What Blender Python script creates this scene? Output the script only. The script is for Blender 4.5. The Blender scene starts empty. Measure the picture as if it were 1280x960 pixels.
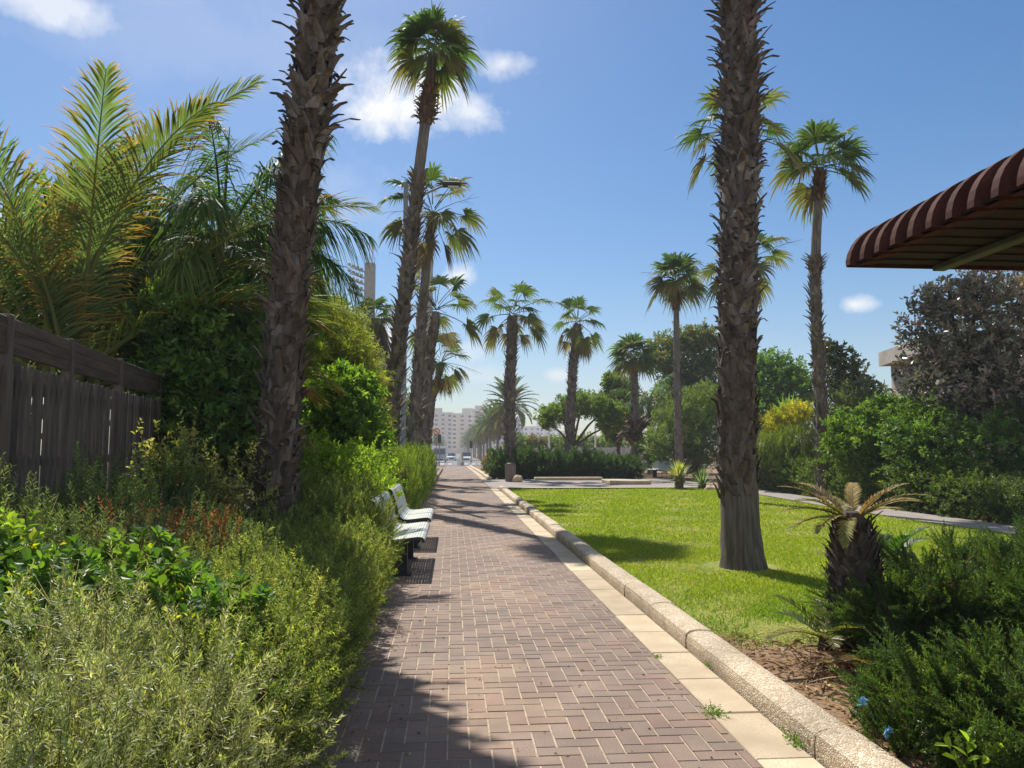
import bpy, math, random
import numpy as np
from mathutils import Vector, Matrix

random.seed(11)
R = np.random.default_rng(11)
scene = bpy.context.scene
COL = scene.collection
rad = math.radians

# ------------------------------------------------------------------ camera
CAMH, FPX, YAW, PITCH = 1.42, 960.0, rad(4.4), rad(4.94)
fh = np.array([math.sin(YAW), math.cos(YAW), 0.0])
cr = np.array([math.cos(YAW), -math.sin(YAW), 0.0])
zz = np.array([0, 0, 1.0])
cf = fh * math.cos(PITCH) + zz * math.sin(PITCH)
cu = zz * math.cos(PITCH) - fh * math.sin(PITCH)


def ray(px, py):
    d = cf + cr * ((px - 640) / FPX) + cu * ((480 - py) / FPX)
    return d


def at(px, py, Y):
    d = ray(px, py)
    t = Y / d[1]
    return np.array([d[0] * t, Y, CAMH + d[2] * t])


def G(y):
    """height of the ground along the path: level, then falling a little towards the road"""
    y = np.asarray(y, float)
    return -0.6 * np.clip((y - 45) / 95.0, 0, 1)


def gx(px, Y):
    return at(px, 560, Y)[0]


cam = bpy.data.cameras.new('Camera')
camo = bpy.data.objects.new('Camera', cam)
COL.objects.link(camo)
camo.location = (0, 0, CAMH)
camo.rotation_euler = (rad(90) + PITCH, 0, -YAW)
cam.sensor_width = 36
cam.lens = FPX / 1280 * 36
cam.clip_end = 4000
cam.clip_start = 0.05
scene.camera = camo


# ------------------------------------------------------------------ tagging
def tag(o, label=None, cat=None, group=None, kind=None):
    if label: o['label'] = label
    if cat: o['category'] = cat
    if group: o['group'] = group
    if kind: o['kind'] = kind
    return o


def thing(name, label, cat, loc=(0, 0, 0), rz=0.0, group=None):
    o = bpy.data.objects.new(name, None)
    COL.objects.link(o)
    o.empty_display_size = 0.2
    o.location = loc
    o.rotation_euler = (0, 0, rz)
    return tag(o, label, cat, group)


def inst(name, mesh, parent=None, loc=(0, 0, 0), rz=0.0, sc=1.0):
    o = bpy.data.objects.new(name, mesh)
    COL.objects.link(o)
    if parent is not None: o.parent = parent
    o.location = loc
    o.rotation_euler = (0, 0, rz)
    o.scale = (sc, sc, sc) if np.isscalar(sc) else sc
    return o


def copy_tree(o, parent=None):
    c = o.copy()
    COL.objects.link(c)
    if parent is not None: c.parent = parent
    for ch in list(o.children):
        copy_tree(ch, c)
    return c


# ------------------------------------------------------------------ geometry buffer
class GB:
    def __init__(s):
        s.v, s.c, s.fl, s.fs, s.fm, s.sm = [], [], [], [], [], []
        s.n = 0

    def add(s, v, f, c=(1, 1, 1), m=0, smooth=False):
        v = np.asarray(v, float).reshape(-1, 3)
        c = np.asarray(c, float)
        if c.ndim == 1: c = np.broadcast_to(c, (len(v), 3))
        if not isinstance(f, np.ndarray):
            ks = {}
            for q in f: ks.setdefault(len(q), []).append(q)
            fs = [np.array(q) for q in ks.values()]
        else:
            fs = [f]
        for q in fs:
            s.fl.append((q + s.n).ravel())
            s.fs.append(np.full(len(q), q.shape[1]))
            s.fm.append(np.full(len(q), m))
            s.sm.append(np.full(len(q), smooth))
        s.v.append(v)
        s.c.append(c)
        s.n += len(v)

    def mesh(s, name, mats):
        me = bpy.data.meshes.new(name)
        v = np.concatenate(s.v).astype(np.float32)
        loops = np.concatenate(s.fl).astype(np.int32)
        sizes = np.concatenate(s.fs).astype(np.int32)
        start = np.concatenate([[0], np.cumsum(sizes)[:-1]]).astype(np.int32)
        me.vertices.add(len(v)); me.vertices.foreach_set('co', v.ravel())
        me.loops.add(len(loops)); me.loops.foreach_set('vertex_index', loops)
        me.polygons.add(len(sizes)); me.polygons.foreach_set('loop_start', start)
        me.polygons.foreach_set('material_index', np.concatenate(s.fm).astype(np.int32))
        me.polygons.foreach_set('use_smooth', np.concatenate(s.sm).astype(bool))
        ca = me.attributes.new('col', 'FLOAT_COLOR', 'POINT')
        c4 = np.ones((len(v), 4), np.float32)
        c4[:, :3] = np.concatenate(s.c)
        ca.data.foreach_set('color', c4.ravel())
        for m in (mats if isinstance(mats, (list, tuple)) else [mats]): me.materials.append(m)
        me.update(calc_edges=True)
        return me

    def build(s, name, mats, parent=None, loc=(0, 0, 0), rz=0.0):
        return inst(name, s.mesh(name, mats), parent, loc, rz)


def unit(a):
    return a / np.maximum(np.linalg.norm(a, axis=-1, keepdims=True), 1e-9)


def box(g, lo, hi, c=(1, 1, 1), m=0, rot=None, off=None, bev=0.0):
    x0, y0, z0 = lo; x1, y1, z1 = hi
    if bev > 0:
        b = min(bev, (x1 - x0) / 3, (y1 - y0) / 3, (z1 - z0) / 3)
        vs = []
        for z, i in ((z0, b), (z0 + b, 0), (z1 - b, 0), (z1, b)):
            vs += [(x0 + i, y0 + i, z), (x1 - i, y0 + i, z), (x1 - i, y1 - i, z), (x0 + i, y1 - i, z)]
        f = [[3, 2, 1, 0], [12, 13, 14, 15]]
        for k in range(3):
            for j in range(4):
                a, b2 = k * 4 + j, k * 4 + (j + 1) % 4
                f.append([a, b2, b2 + 4, a + 4])
    else:
        vs = [(x0, y0, z0), (x1, y0, z0), (x1, y1, z0), (x0, y1, z0), (x0, y0, z1), (x1, y0, z1), (x1, y1, z1), (x0, y1, z1)]
        f = [[3, 2, 1, 0], [4, 5, 6, 7], [0, 1, 5, 4], [1, 2, 6, 5], [2, 3, 7, 6], [3, 0, 4, 7]]
    v = np.array(vs, float)
    if rot is not None:
        cr_, sr_ = math.cos(rot), math.sin(rot)
        v = np.stack([v[:, 0] * cr_ - v[:, 1] * sr_, v[:, 0] * sr_ + v[:, 1] * cr_, v[:, 2]], 1)
    if off is not None: v = v + np.asarray(off)
    g.add(v, f, c, m)


def tube(g, pts, radii, n=8, c=(1, 1, 1), m=0, cap=True, smooth=True, jit=0.0, cols=None):
    pts = np.asarray(pts, float)
    k = len(pts)
    radii = np.broadcast_to(np.asarray(radii, float), (k,))
    T = unit(np.gradient(pts, axis=0))
    ref = np.array([0, 1.0, 0]) if abs(T[0][1]) < .8 else np.array([1.0, 0, 0])
    A = unit(np.cross(T, ref)); B = np.cross(T, A)
    th = np.linspace(0, 2 * math.pi, n, endpoint=False)
    rr = radii[:, None] * (1 + jit * R.standard_normal((k, n)))
    v = pts[:, None] + A[:, None] * (np.cos(th)[None, :, None] * rr[..., None]) + B[:, None] * (np.sin(th)[None, :, None] * rr[..., None])
    f = []
    for i in range(k - 1):
        for j in range(n):
            f.append([i * n + j, i * n + (j + 1) % n, (i + 1) * n + (j + 1) % n, (i + 1) * n + j])
    f = np.array(f)
    cc = c if cols is None else np.repeat(np.asarray(cols), n, axis=0)
    g.add(v.reshape(-1, 3), f, cc, m, smooth)
    if cap:
        e0 = [list(range(n))[::-1]]; e1 = [list(range((k - 1) * n, k * n))]
        vv = v.reshape(-1, 3)
        ce = c if cols is None else cols[-1]
        g.add(vv[:n], [list(range(n))[::-1]], c if cols is None else cols[0], m)
        g.add(vv[-n:], [list(range(n))], ce, m)


def prism(g, poly, z0, z1, c=(1, 1, 1), m=0):
    n = len(poly)
    v = [(x, y, z0) for x, y in poly] + [(x, y, z1) for x, y in poly]
    f = [list(range(n))[::-1], list(range(n, 2 * n))] + [[i, (i + 1) % n, n + (i + 1) % n, n + i] for i in range(n)]
    g.add(v, f, c, m)


def extrude_x(g, prof, x0, x1, c=(1, 1, 1), m=0, inset=0.0):
    """profile in (y,z) swept along x, ends drawn in by inset for a rounded side"""
    n = len(prof)
    p = np.array(prof, float)
    cen = p.mean(0)
    rings = []
    for x, sc in ((x0, 1 - inset), (x0 + inset * .6, 1), (x1 - inset * .6, 1), (x1, 1 - inset)):
        q = cen + (p - cen) * sc
        rings.append(np.column_stack([np.full(n, x), q]))
    v = np.concatenate(rings)
    f = [list(range(n)), list(range(3 * n, 4 * n))[::-1]]
    for k in range(3):
        for i in range(n):
            f.append([k * n + i, (k + 1) * n + i, (k + 1) * n + (i + 1) % n, k * n + (i + 1) % n])
    g.add(v, f, c, m)


# ------------------------------------------------------------------ foliage primitives
LEAF_GAIN = 1.0


def pal(cols, n, var=.18):
    cols = np.asarray(cols, float)
    i = R.integers(0, len(cols), n); j = R.integers(0, len(cols), n)
    t = R.random((n, 1))
    c = cols[i] * (1 - t) + cols[j] * t
    return LEAF_GAIN * c * np.clip(1 + var * R.standard_normal((n, 1)), .4, 1.8)


def leaf(g, P, D, N, L, W, C, mode='thin', fold=.25, curl=.15, m=0):
    n = len(P)
    L = np.broadcast_to(np.asarray(L, float).reshape(-1, 1), (n, 1)); W = np.broadcast_to(np.asarray(W, float).reshape(-1, 1), (n, 1))
    S = unit(np.cross(D, N)); N = np.cross(S, D)
    if mode == 'thin':
        v = np.stack([P, P + D * L * .4 + S * W * .5 + N * W * fold, P + D * L - N * L * curl, P + D * L * .4 - S * W * .5 + N * W * fold], 1)
        b = np.arange(n)[:, None] * 4
        f = np.concatenate([b + np.array([[0, 1, 2]]), b + np.array([[0, 2, 3]])])
        k = 4
    else:
        v = np.stack([P, P + D * L * .3 + S * W * .38 + N * W * fold * .8, P + D * L * .7 + S * W * .46 + N * W * fold - N * L * curl * .5,
                      P + D * L - N * L * curl, P + D * L * .7 - S * W * .46 + N * W * fold - N * L * curl * .5, P + D * L * .3 - S * W * .38 + N * W * fold * .8], 1)
        b = np.arange(n)[:, None] * 6
        f = np.concatenate([b + np.array([[0, 1, 2, 3]]), b + np.array([[0, 3, 4, 5]])])
        k = 6
    g.add(v.reshape(-1, 3), f, np.repeat(C, k, axis=0), m)


def strips(g, P, D, N, L, W, C, ts=(0, .35, .7, 1), ws=(.5, 1, .7, .04), droop=.2, dpow=2.0, m=0, C2=None, cpow=1.5):
    n = len(P)
    L = np.broadcast_to(np.asarray(L, float).reshape(-1, 1), (n, 1)); W = np.broadcast_to(np.asarray(W, float).reshape(-1, 1), (n, 1))
    droop = np.broadcast_to(np.asarray(droop, float).reshape(-1, 1), (n, 1))
    S = unit(np.cross(D, N))
    vs, cs = [], []
    for t, w in zip(ts, ws):
        c = P + D * L * t
        c = c - zz * (droop * L * t ** dpow)
        vs += [c + S * W * w * .5, c - S * W * w * .5]
        cc = C if C2 is None else C * (1 - t ** cpow) + C2 * t ** cpow
        cs += [cc, cc]
    k = len(ts)
    v = np.stack(vs, 1); cs = np.stack(cs, 1)
    b = np.arange(n)[:, None] * (2 * k)
    f = np.concatenate([b + np.array([[2 * i, 2 * i + 1, 2 * i + 3, 2 * i + 2]]) for i in range(k - 1)])
    g.add(v.reshape(-1, 3), f, cs.reshape(-1, 3), m)


def sphere(n):
    return unit(R.standard_normal((n, 3)))


def blob(lobes, n, shell=.35, rough=.16, zmin=None, up=0.0, sq=2.0):
    lobes = np.asarray(lobes, float)
    rr = lobes[:, 3:]
    w = (rr[:, 0] * rr[:, 1] + rr[:, 1] * rr[:, 2] + rr[:, 0] * rr[:, 2]); w = w / w.sum()
    outP, outD = [], []
    need = n
    for _ in range(6):
        k = int(need * 1.6) + 20
        i = R.choice(len(lobes), k, p=w)
        d = sphere(k)
        if up: d = unit(d + np.array([0, 0, up]))
        ph = i[:, None] * 3.7
        lump = rough * (np.sin(d[:, :1] * 5 + ph) * np.sin(d[:, 1:2] * 6 + ph * 1.3) + .7 * np.sin(d[:, 2:] * 9 + ph * .7 + d[:, :1] * 7))
        lump = lump + .5 * rough * np.sin(d[:, :1] * 13 + ph) * np.sin(d[:, 1:2] * 12 + ph * .7) * np.sin(d[:, 2:] * 11 + ph * 1.9) * 1.6
        f = (1 - shell * R.random((k, 1)) ** 1.6) * (1 + lump)
        ds = d / ((np.abs(d) ** sq).sum(1, keepdims=True) ** (1 / sq))
        p = lobes[i, :3] + ds * rr[i] * f
        keep = np.ones(k, bool)
        for q in range(len(lobes)):
            e = (((p - lobes[q, :3]) / lobes[q, 3:]) ** 2).sum(1)
            keep &= ~((e < .45) & (i != q))
        if zmin is not None: keep &= p[:, 2] > zmin
        nd = unit(np.sign(d) * np.abs(ds) ** (sq - 1) / rr[i])
        outP.append(p[keep]); outD.append(nd[keep])
        need = n - sum(len(a) for a in outP)
        if need <= 0: break
    return np.concatenate(outP)[:n], np.concatenate(outD)[:n]


def twigs(g, C, T, k, tl, L, W, cols, A=55, mode='thin', var=.16, stem=None, sw=.004, jitter=.25, m=0, fold=.25, curl=.15, bare=0.0, cvar=.15, droop=0.0):
    n = len(C)
    tlv = tl * (.6 + .8 * R.random((n, 1, 1)))
    ref = np.where(np.abs(T[:, 2:3]) < .9, np.array([[0, 0, 1.0]]), np.array([[1.0, 0, 0]]))
    U = unit(np.cross(T, ref)); V = np.cross(T, U)
    j = np.arange(k)[None, :]
    t = bare + (1 - bare) * (j + R.random((n, k))) / k
    phi = j * 2.39996 + R.random((n, 1)) * 6.28 + .4 * R.standard_normal((n, k))
    rad_ = U[:, None] * np.cos(phi)[..., None] + V[:, None] * np.sin(phi)[..., None]
    a = rad(A) * (1.15 - .55 * t) + .15 * R.standard_normal((n, k))
    D = T[:, None] * np.cos(a)[..., None] + rad_ * np.sin(a)[..., None]
    N = T[:, None] * np.sin(a)[..., None] - rad_ * np.cos(a)[..., None]
    N = N + jitter * R.standard_normal(N.shape)
    D = unit(D + jitter * .5 * R.standard_normal(D.shape) - zz * droop)
    P = C[:, None] + T[:, None] * (t[..., None] * tlv) - zz * (droop * .3 * t[..., None] ** 2 * tlv)
    c0 = pal(cols, n, cvar)
    Cc = c0[:, None] * np.clip(1 + var * R.standard_normal((n, k, 1)), .4, 1.8)
    sz = (.7 + .6 * R.random((n, k)))
    leaf(g, P.reshape(-1, 3), D.reshape(-1, 3), unit(N.reshape(-1, 3)), (L * sz).ravel(), (W * sz).ravel(), Cc.reshape(-1, 3), mode, fold, curl, m)
    if stem is not None:
        e = C + T * tlv[:, 0]
        strips(g, C - T * tlv[:, 0] * .5, T, U, np.linalg.norm(e - C, axis=1) * 1.5, sw, np.broadcast_to(np.array(stem, float), (n, 3)), ts=(0, 1), ws=(1, .5), droop=0)
        strips(g, C - T * tlv[:, 0] * .5, T, V, np.linalg.norm(e - C, axis=1) * 1.5, sw, np.broadcast_to(np.array(stem, float), (n, 3)), ts=(0, 1), ws=(1, .5), droop=0)


# ------------------------------------------------------------------ materials
def newmat(name):
    m = bpy.data.materials.new(name)
    m.use_nodes = True
    nt = m.node_tree
    for n in list(nt.nodes): nt.nodes.remove(n)
    out = nt.nodes.new('ShaderNodeOutputMaterial')
    return m, nt, out


def nd(nt, t, **kw):
    n = nt.nodes.new(t)
    for k, v in kw.items():
        if k.startswith('i_'): n.inputs[k[2:].replace('_', ' ')].default_value = v
        else: setattr(n, k, v)
    return n


def leaf_mat(name, rough=.5, trans=.4, tcol=(1.6, 1.7, .7), spec=.4):
    m, nt, out = newmat(name)
    a = nd(nt, 'ShaderNodeAttribute', attribute_name='col')
    p = nd(nt, 'ShaderNodeBsdfPrincipled')
    p.inputs['Roughness'].default_value = rough
    p.inputs['Specular IOR Level'].default_value = spec
    mul = nd(nt, 'ShaderNodeMix', data_type='RGBA', blend_type='MULTIPLY')
    mul.inputs[0].default_value = 1
    mul.inputs[7].default_value = (*tcol, 1)
    tr = nd(nt, 'ShaderNodeBsdfTranslucent')
    mx = nd(nt, 'ShaderNodeMixShader')
    mx.inputs[0].default_value = trans
    nt.links.new(a.outputs['Color'], p.inputs['Base Color'])
    nt.links.new(a.outputs['Color'], mul.inputs[6])
    nt.links.new(mul.outputs[2], tr.inputs['Color'])
    nt.links.new(p.outputs[0], mx.inputs[1]); nt.links.new(tr.outputs[0], mx.inputs[2])
    nt.links.new(mx.outputs[0], out.inputs[0])
    return m


def noise_mat(name, c1, c2, scale=8, rough=.8, bump=.3, detail=6, attr=False, c3=None, scale2=60, stretch=None, bscale=None, spec=.3, metal=0, bdist=.01):
    """two-tone noise over object space, optional per-piece colour from the mesh"""
    m, nt, out = newmat(name)
    tc = nd(nt, 'ShaderNodeTexCoord')
    mp = nd(nt, 'ShaderNodeMapping')
    if stretch: mp.inputs['Scale'].default_value = stretch
    nt.links.new(tc.outputs['Object'], mp.inputs[0])
    n1 = nd(nt, 'ShaderNodeTexNoise'); n1.inputs['Scale'].default_value = scale; n1.inputs['Detail'].default_value = detail
    nt.links.new(mp.outputs[0], n1.inputs['Vector'])
    r = nd(nt, 'ShaderNodeValToRGB')
    r.color_ramp.elements[0].position = .32; r.color_ramp.elements[1].position = .68
    r.color_ramp.elements[0].color = (*c1, 1); r.color_ramp.elements[1].color = (*c2, 1)
    nt.links.new(n1.outputs[0], r.inputs[0])
    colr = r.outputs[0]
    n2 = nd(nt, 'ShaderNodeTexNoise'); n2.inputs['Scale'].default_value = scale2; n2.inputs['Detail'].default_value = 4
    nt.links.new(mp.outputs[0], n2.inputs['Vector'])
    if c3 is not None:
        r2 = nd(nt, 'ShaderNodeValToRGB')
        r2.color_ramp.elements[0].position = .45; r2.color_ramp.elements[1].position = .65
        r2.color_ramp.elements[0].color = (0, 0, 0, 1); r2.color_ramp.elements[1].color = (1, 1, 1, 1)
        nt.links.new(n2.outputs[0], r2.inputs[0])
        mx = nd(nt, 'ShaderNodeMix', data_type='RGBA')
        nt.links.new(r2.outputs[0], mx.inputs[0]); nt.links.new(colr, mx.inputs[6]); mx.inputs[7].default_value = (*c3, 1)
        colr = mx.outputs[2]
    if attr:
        a = nd(nt, 'ShaderNodeAttribute', attribute_name='col')
        mu = nd(nt, 'ShaderNodeMix', data_type='RGBA', blend_type='MULTIPLY'); mu.inputs[0].default_value = 1
        nt.links.new(colr, mu.inputs[6]); nt.links.new(a.outputs['Color'], mu.inputs[7])
        colr = mu.outputs[2]
    p = nd(nt, 'ShaderNodeBsdfPrincipled')
    p.inputs['Roughness'].default_value = rough
    p.inputs['Specular IOR Level'].default_value = spec
    p.inputs['Metallic'].default_value = metal
    nt.links.new(colr, p.inputs['Base Color'])
    if bump:
        nb = n2
        if bscale:
            nb = nd(nt, 'ShaderNodeTexNoise'); nb.inputs['Scale'].default_value = bscale; nb.inputs['Detail'].default_value = 5
            nt.links.new(mp.outputs[0], nb.inputs['Vector'])
        b = nd(nt, 'ShaderNodeBump'); b.inputs['Strength'].default_value = bump; b.inputs['Distance'].default_value = bdist
        nt.links.new(nb.outputs[0], b.inputs['Height']); nt.links.new(b.outputs[0], p.inputs['Normal'])
    nt.links.new(p.outputs[0], out.inputs[0])
    return m


M = {}
M['leaf'] = leaf_mat('leaf_matte', .5, .48, (1.8, 1.8, .7))
M['gloss'] = leaf_mat('leaf_glossy', .45, .42, (1.9, 1.9, .6), spec=.28)
M['palm'] = leaf_mat('leaf_palm', .58, .4, (1.35, 1.6, .75), .16)
M['needle'] = leaf_mat('leaf_needle', .42, .4, (1.7, 1.75, .75), .45)
M['dry'] = leaf_mat('leaf_dry', .7, .25, (1.4, 1.2, .9), .2)
M['grass'] = leaf_mat('leaf_grass', .55, .45, (1.5, 1.6, .5), .25)
M['boot'] = noise_mat('palm_boot_fibre', (.55, .5, .46), (1.15, 1.1, 1.02), 14, .85, .5, attr=True, scale2=90, stretch=(1, 1, .35))
M['bark'] = noise_mat('palm_bark', (.10, .082, .07), (.26, .222, .19), 9, .9, .7, attr=True, scale2=45, stretch=(2.4, 2.4, .25), bdist=.02)
M['wood'] = noise_mat('tree_bark', (.06, .045, .035), (.14, .11, .085), 7, .9, .6, attr=True, scale2=30, stretch=(2, 2, .5))
M['soil'] = noise_mat('soil_orange_brown', (.20, .105, .05), (.36, .225, .125), 2.2, .95, .8, c3=(.17, .13, .08), scale2=28, bdist=.03)
M['mulch'] = noise_mat('bed_mulch', (.035, .027, .02), (.10, .075, .05), 3, .95, .9, c3=(.13, .10, .06), scale2=40, bdist=.03)
M['brick'] = noise_mat('paver_brick', (.8, .8, .8), (1.2, 1.17, 1.12), 3.0, .8, .35, attr=True, c3=(.74, .74, .74), scale2=130, bdist=.004)
M['joint'] = noise_mat('sand_joint', (.34, .265, .18), (.52, .42, .30), 20, .95, .3, scale2=120)
M['slab'] = noise_mat('peach_slab', (.42, .33, .22), (.58, .47, .33), 3.5, .85, .3, attr=True, c3=(.45, .36, .25), scale2=70, bdist=.004)
M['stone'] = noise_mat('edging_stone', (.33, .25, .18), (.5, .4, .29), 4, .9, .6, attr=True, scale2=50)
M['asphalt'] = noise_mat('asphalt_path', (.25, .215, .19), (.34, .295, .26), 3, .9, .3, c3=(.23, .20, .175), scale2=160)
M['road'] = noise_mat('road_asphalt', (.13, .13, .13), (.2, .195, .19), 1, .9, .2, scale2=60)
M['fence'] = noise_mat('dark_fence_wood', (.085, .066, .056), (.165, .13, .108), 5, .75, .5, attr=True, scale2=40, stretch=(3, 3, .4))
M['fenceh'] = noise_mat('dark_fence_board', (.062, .043, .034), (.125, .088, .066), 5, .7, .5, attr=True, scale2=40, stretch=(.4, .4, 4))
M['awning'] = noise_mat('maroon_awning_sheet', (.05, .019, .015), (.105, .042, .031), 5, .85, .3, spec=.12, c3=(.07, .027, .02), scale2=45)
M['soffit'] = noise_mat('awning_underside_shade', (.018, .009, .008), (.033, .015, .012), 5, .75, .2, scale2=45)  # underside of the awning sheet, its shade put into a darker colour
M['beam'] = noise_mat('green_grey_steel', (.07, .085, .055), (.12, .135, .09), 6, .55, .2, scale2=60)
M['metal'] = noise_mat('grey_painted_metal', (.20, .20, .20), (.29, .29, .29), 5, .5, .1, scale2=60)
M['darkmetal'] = noise_mat('dark_painted_metal', (.025, .027, .03), (.05, .052, .055), 6, .5, .1, scale2=60)
M['bench'] = noise_mat('pale_bench_enamel', (.43, .45, .41), (.54, .56, .51), 4, .45, .15, scale2=60, spec=.5)
M['conc'] = noise_mat('raw_concrete', (.27, .25, .225), (.38, .355, .32), 1.2, .9, .3, attr=True, scale2=12, c3=(.3, .28, .25))
M['render'] = noise_mat('house_render', (1., 1., 1.), (1.08, 1.07, 1.05), .3, .9, 0, attr=True, scale2=2)
M['glassdark'] = noise_mat('dark_window_glass', (.035, .045, .055), (.06, .075, .09), .5, .12, 0, spec=.6)
M['carwhite'] = noise_mat('white_car_paint', (.74, .75, .76), (.8, .8, .8), 1, .3, 0, spec=.6)
M['cargrey'] = noise_mat('grey_van_paint', (.35, .38, .41), (.42, .45, .48), 1, .35, 0, spec=.6)
M['tyre'] = noise_mat('black_rubber', (.015, .015, .015), (.03, .03, .03), 6, .8, .1)
M['white'] = noise_mat('white_paint', (.74, .74, .73), (.82, .82, .81), 3, .5, 0)
M['red'] = noise_mat('red_paint', (.45, .03, .02), (.55, .05, .03), 3, .5, 0)
M['blue'] = noise_mat('blue_sign_paint', (.12, .3, .5), (.2, .42, .6), 6, .5, 0)
M['signyel'] = noise_mat('pale_sign_face', (.75, .66, .45), (.8, .72, .55), 3, .5, 0)
M['black'] = noise_mat('black_paint', (.012, .012, .012), (.02, .02, .02), 3, .6, 0)
M['lamp'] = noise_mat('lamp_glass', (.7, .72, .75), (.8, .82, .85), 3, .2, 0)
M['bin'] = noise_mat('bin_aggregate', (.16, .125, .105), (.27, .215, .185), 25, .9, .6, scale2=90)
M['palefence'] = noise_mat('pale_fence_sheet', (.40, .40, .41), (.5, .5, .5), 1.5, .7, .2, attr=True, scale2=20)


def kerb_mat():
    m, nt, out = newmat('exposed_aggregate')
    tc = nd(nt, 'ShaderNodeTexCoord')
    v = nd(nt, 'ShaderNodeTexVoronoi'); v.inputs['Scale'].default_value = 75
    v2 = nd(nt, 'ShaderNodeTexVoronoi'); v2.inputs['Scale'].default_value = 75; v2.feature = 'DISTANCE_TO_EDGE'
    n = nd(nt, 'ShaderNodeTexNoise'); n.inputs['Scale'].default_value = 2.3; n.inputs['Detail'].default_value = 5
    for q in (v, v2, n): nt.links.new(tc.outputs['Object'], q.inputs['Vector'])
    r = nd(nt, 'ShaderNodeValToRGB')
    e = r.color_ramp.elements
    e[0].color = (.50, .38, .25, 1); e[1].color = (.84, .75, .58, 1)
    x = r.color_ramp.elements.new(.45); x.color = (.68, .55, .38, 1)
    sp = nd(nt, 'ShaderNodeSeparateColor')
    nt.links.new(v.outputs['Color'], sp.inputs[0]); nt.links.new(sp.outputs[0], r.inputs[0])
    r2 = nd(nt, 'ShaderNodeValToRGB')
    r2.color_ramp.elements[0].color = (.45, .42, .38, 1); r2.color_ramp.elements[1].color = (1, 1, 1, 1); r2.color_ramp.elements[1].position = .12
    nt.links.new(v2.outputs[0], r2.inputs[0])
    mu = nd(nt, 'ShaderNodeMix', data_type='RGBA', blend_type='MULTIPLY'); mu.inputs[0].default_value = .8
    nt.links.new(r.outputs[0], mu.inputs[6]); nt.links.new(r2.outputs[0], mu.inputs[7])
    r3 = nd(nt, 'ShaderNodeValToRGB')
    r3.color_ramp.elements[0].color = (.72, .7, .68, 1); r3.color_ramp.elements[0].position = .35; r3.color_ramp.elements[1].color = (1.05, 1.03, 1, 1); r3.color_ramp.elements[1].position = .65
    nt.links.new(n.outputs[0], r3.inputs[0])
    mu2 = nd(nt, 'ShaderNodeMix', data_type='RGBA', blend_type='MULTIPLY'); mu2.inputs[0].default_value = 1
    nt.links.new(mu.outputs[2], mu2.inputs[6]); nt.links.new(r3.outputs[0], mu2.inputs[7])
    p = nd(nt, 'ShaderNodeBsdfPrincipled'); p.inputs['Roughness'].default_value = .85
    nt.links.new(mu2.outputs[2], p.inputs['Base Color'])
    b = nd(nt, 'ShaderNodeBump'); b.inputs['Strength'].default_value = .9; b.inputs['Distance'].default_value = .012
    nt.links.new(v2.outputs[0], b.inputs['Height']); nt.links.new(b.outputs[0], p.inputs['Normal'])
    nt.links.new(p.outputs[0], out.inputs[0])
    return m


M['kerb'] = kerb_mat()


def lawn_mat():
    m, nt, out = newmat('mown_lawn')
    tc = nd(nt, 'ShaderNodeTexCoord')
    n = nd(nt, 'ShaderNodeTexNoise'); n.inputs['Scale'].default_value = .55; n.inputs['Detail'].default_value = 6; n.inputs['Roughness'].default_value = .65
    n2 = nd(nt, 'ShaderNodeTexNoise'); n2.inputs['Scale'].default_value = 45; n2.inputs['Detail'].default_value = 4
    for q in (n, n2): nt.links.new(tc.outputs['Object'], q.inputs['Vector'])
    r = nd(nt, 'ShaderNodeValToRGB')
    e = r.color_ramp.elements
    e[0].position = .3; e[0].color = (.13, .19, .015, 1); e[1].position = .72; e[1].color = (.36, .34, .07, 1)
    x = e.new(.5); x.color = (.24, .275, .025, 1)
    nt.links.new(n.outputs[0], r.inputs[0])
    r2 = nd(nt, 'ShaderNodeValToRGB')
    r2.color_ramp.elements[0].position = .3; r2.color_ramp.elements[0].color = (.55, .55, .5, 1); r2.color_ramp.elements[1].position = .7; r2.color_ramp.elements[1].color = (1.15, 1.12, 1, 1)
    nt.links.new(n2.outputs[0], r2.inputs[0])
    mu = nd(nt, 'ShaderNodeMix', data_type='RGBA', blend_type='MULTIPLY'); mu.inputs[0].default_value = 1
    nt.links.new(r.outputs[0], mu.inputs[6]); nt.links.new(r2.outputs[0], mu.inputs[7])
    p = nd(nt, 'ShaderNodeBsdfPrincipled'); p.inputs['Roughness'].default_value = .9
    nt.links.new(mu.outputs[2], p.inputs['Base Color'])
    b = nd(nt, 'ShaderNodeBump'); b.inputs['Strength'].default_value = .8; b.inputs['Distance'].default_value = .03
    nt.links.new(n2.outputs[0], b.inputs['Height']); nt.links.new(b.outputs[0], p.inputs['Normal'])
    nt.links.new(p.outputs[0], out.inputs[0])
    return m


M['lawn'] = lawn_mat()

# ------------------------------------------------------------------ setting
PL, PR, SR, KR = -0.72, 1.40, 1.69, 1.92      # path left, brick right, slab right, kerb right


def sheet(name, poly_fn, y0, y1, mat, z, ny=60, nx=2, kind='structure'):
    g = GB()
    ys = np.linspace(y0, y1, ny)
    v = []
    for y in ys:
        a, b = poly_fn(y)
        for x in np.linspace(a, b, nx):
            v.append((x, y, float(G(y)) + z))
    f = np.array([[i * nx + j, i * nx + j + 1, (i + 1) * nx + j + 1, (i + 1) * nx + j] for i in range(ny - 1) for j in range(nx - 1)])
    g.add(v, f)
    o = g.build(name, mat)
    return tag(o, kind=kind)


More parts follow.
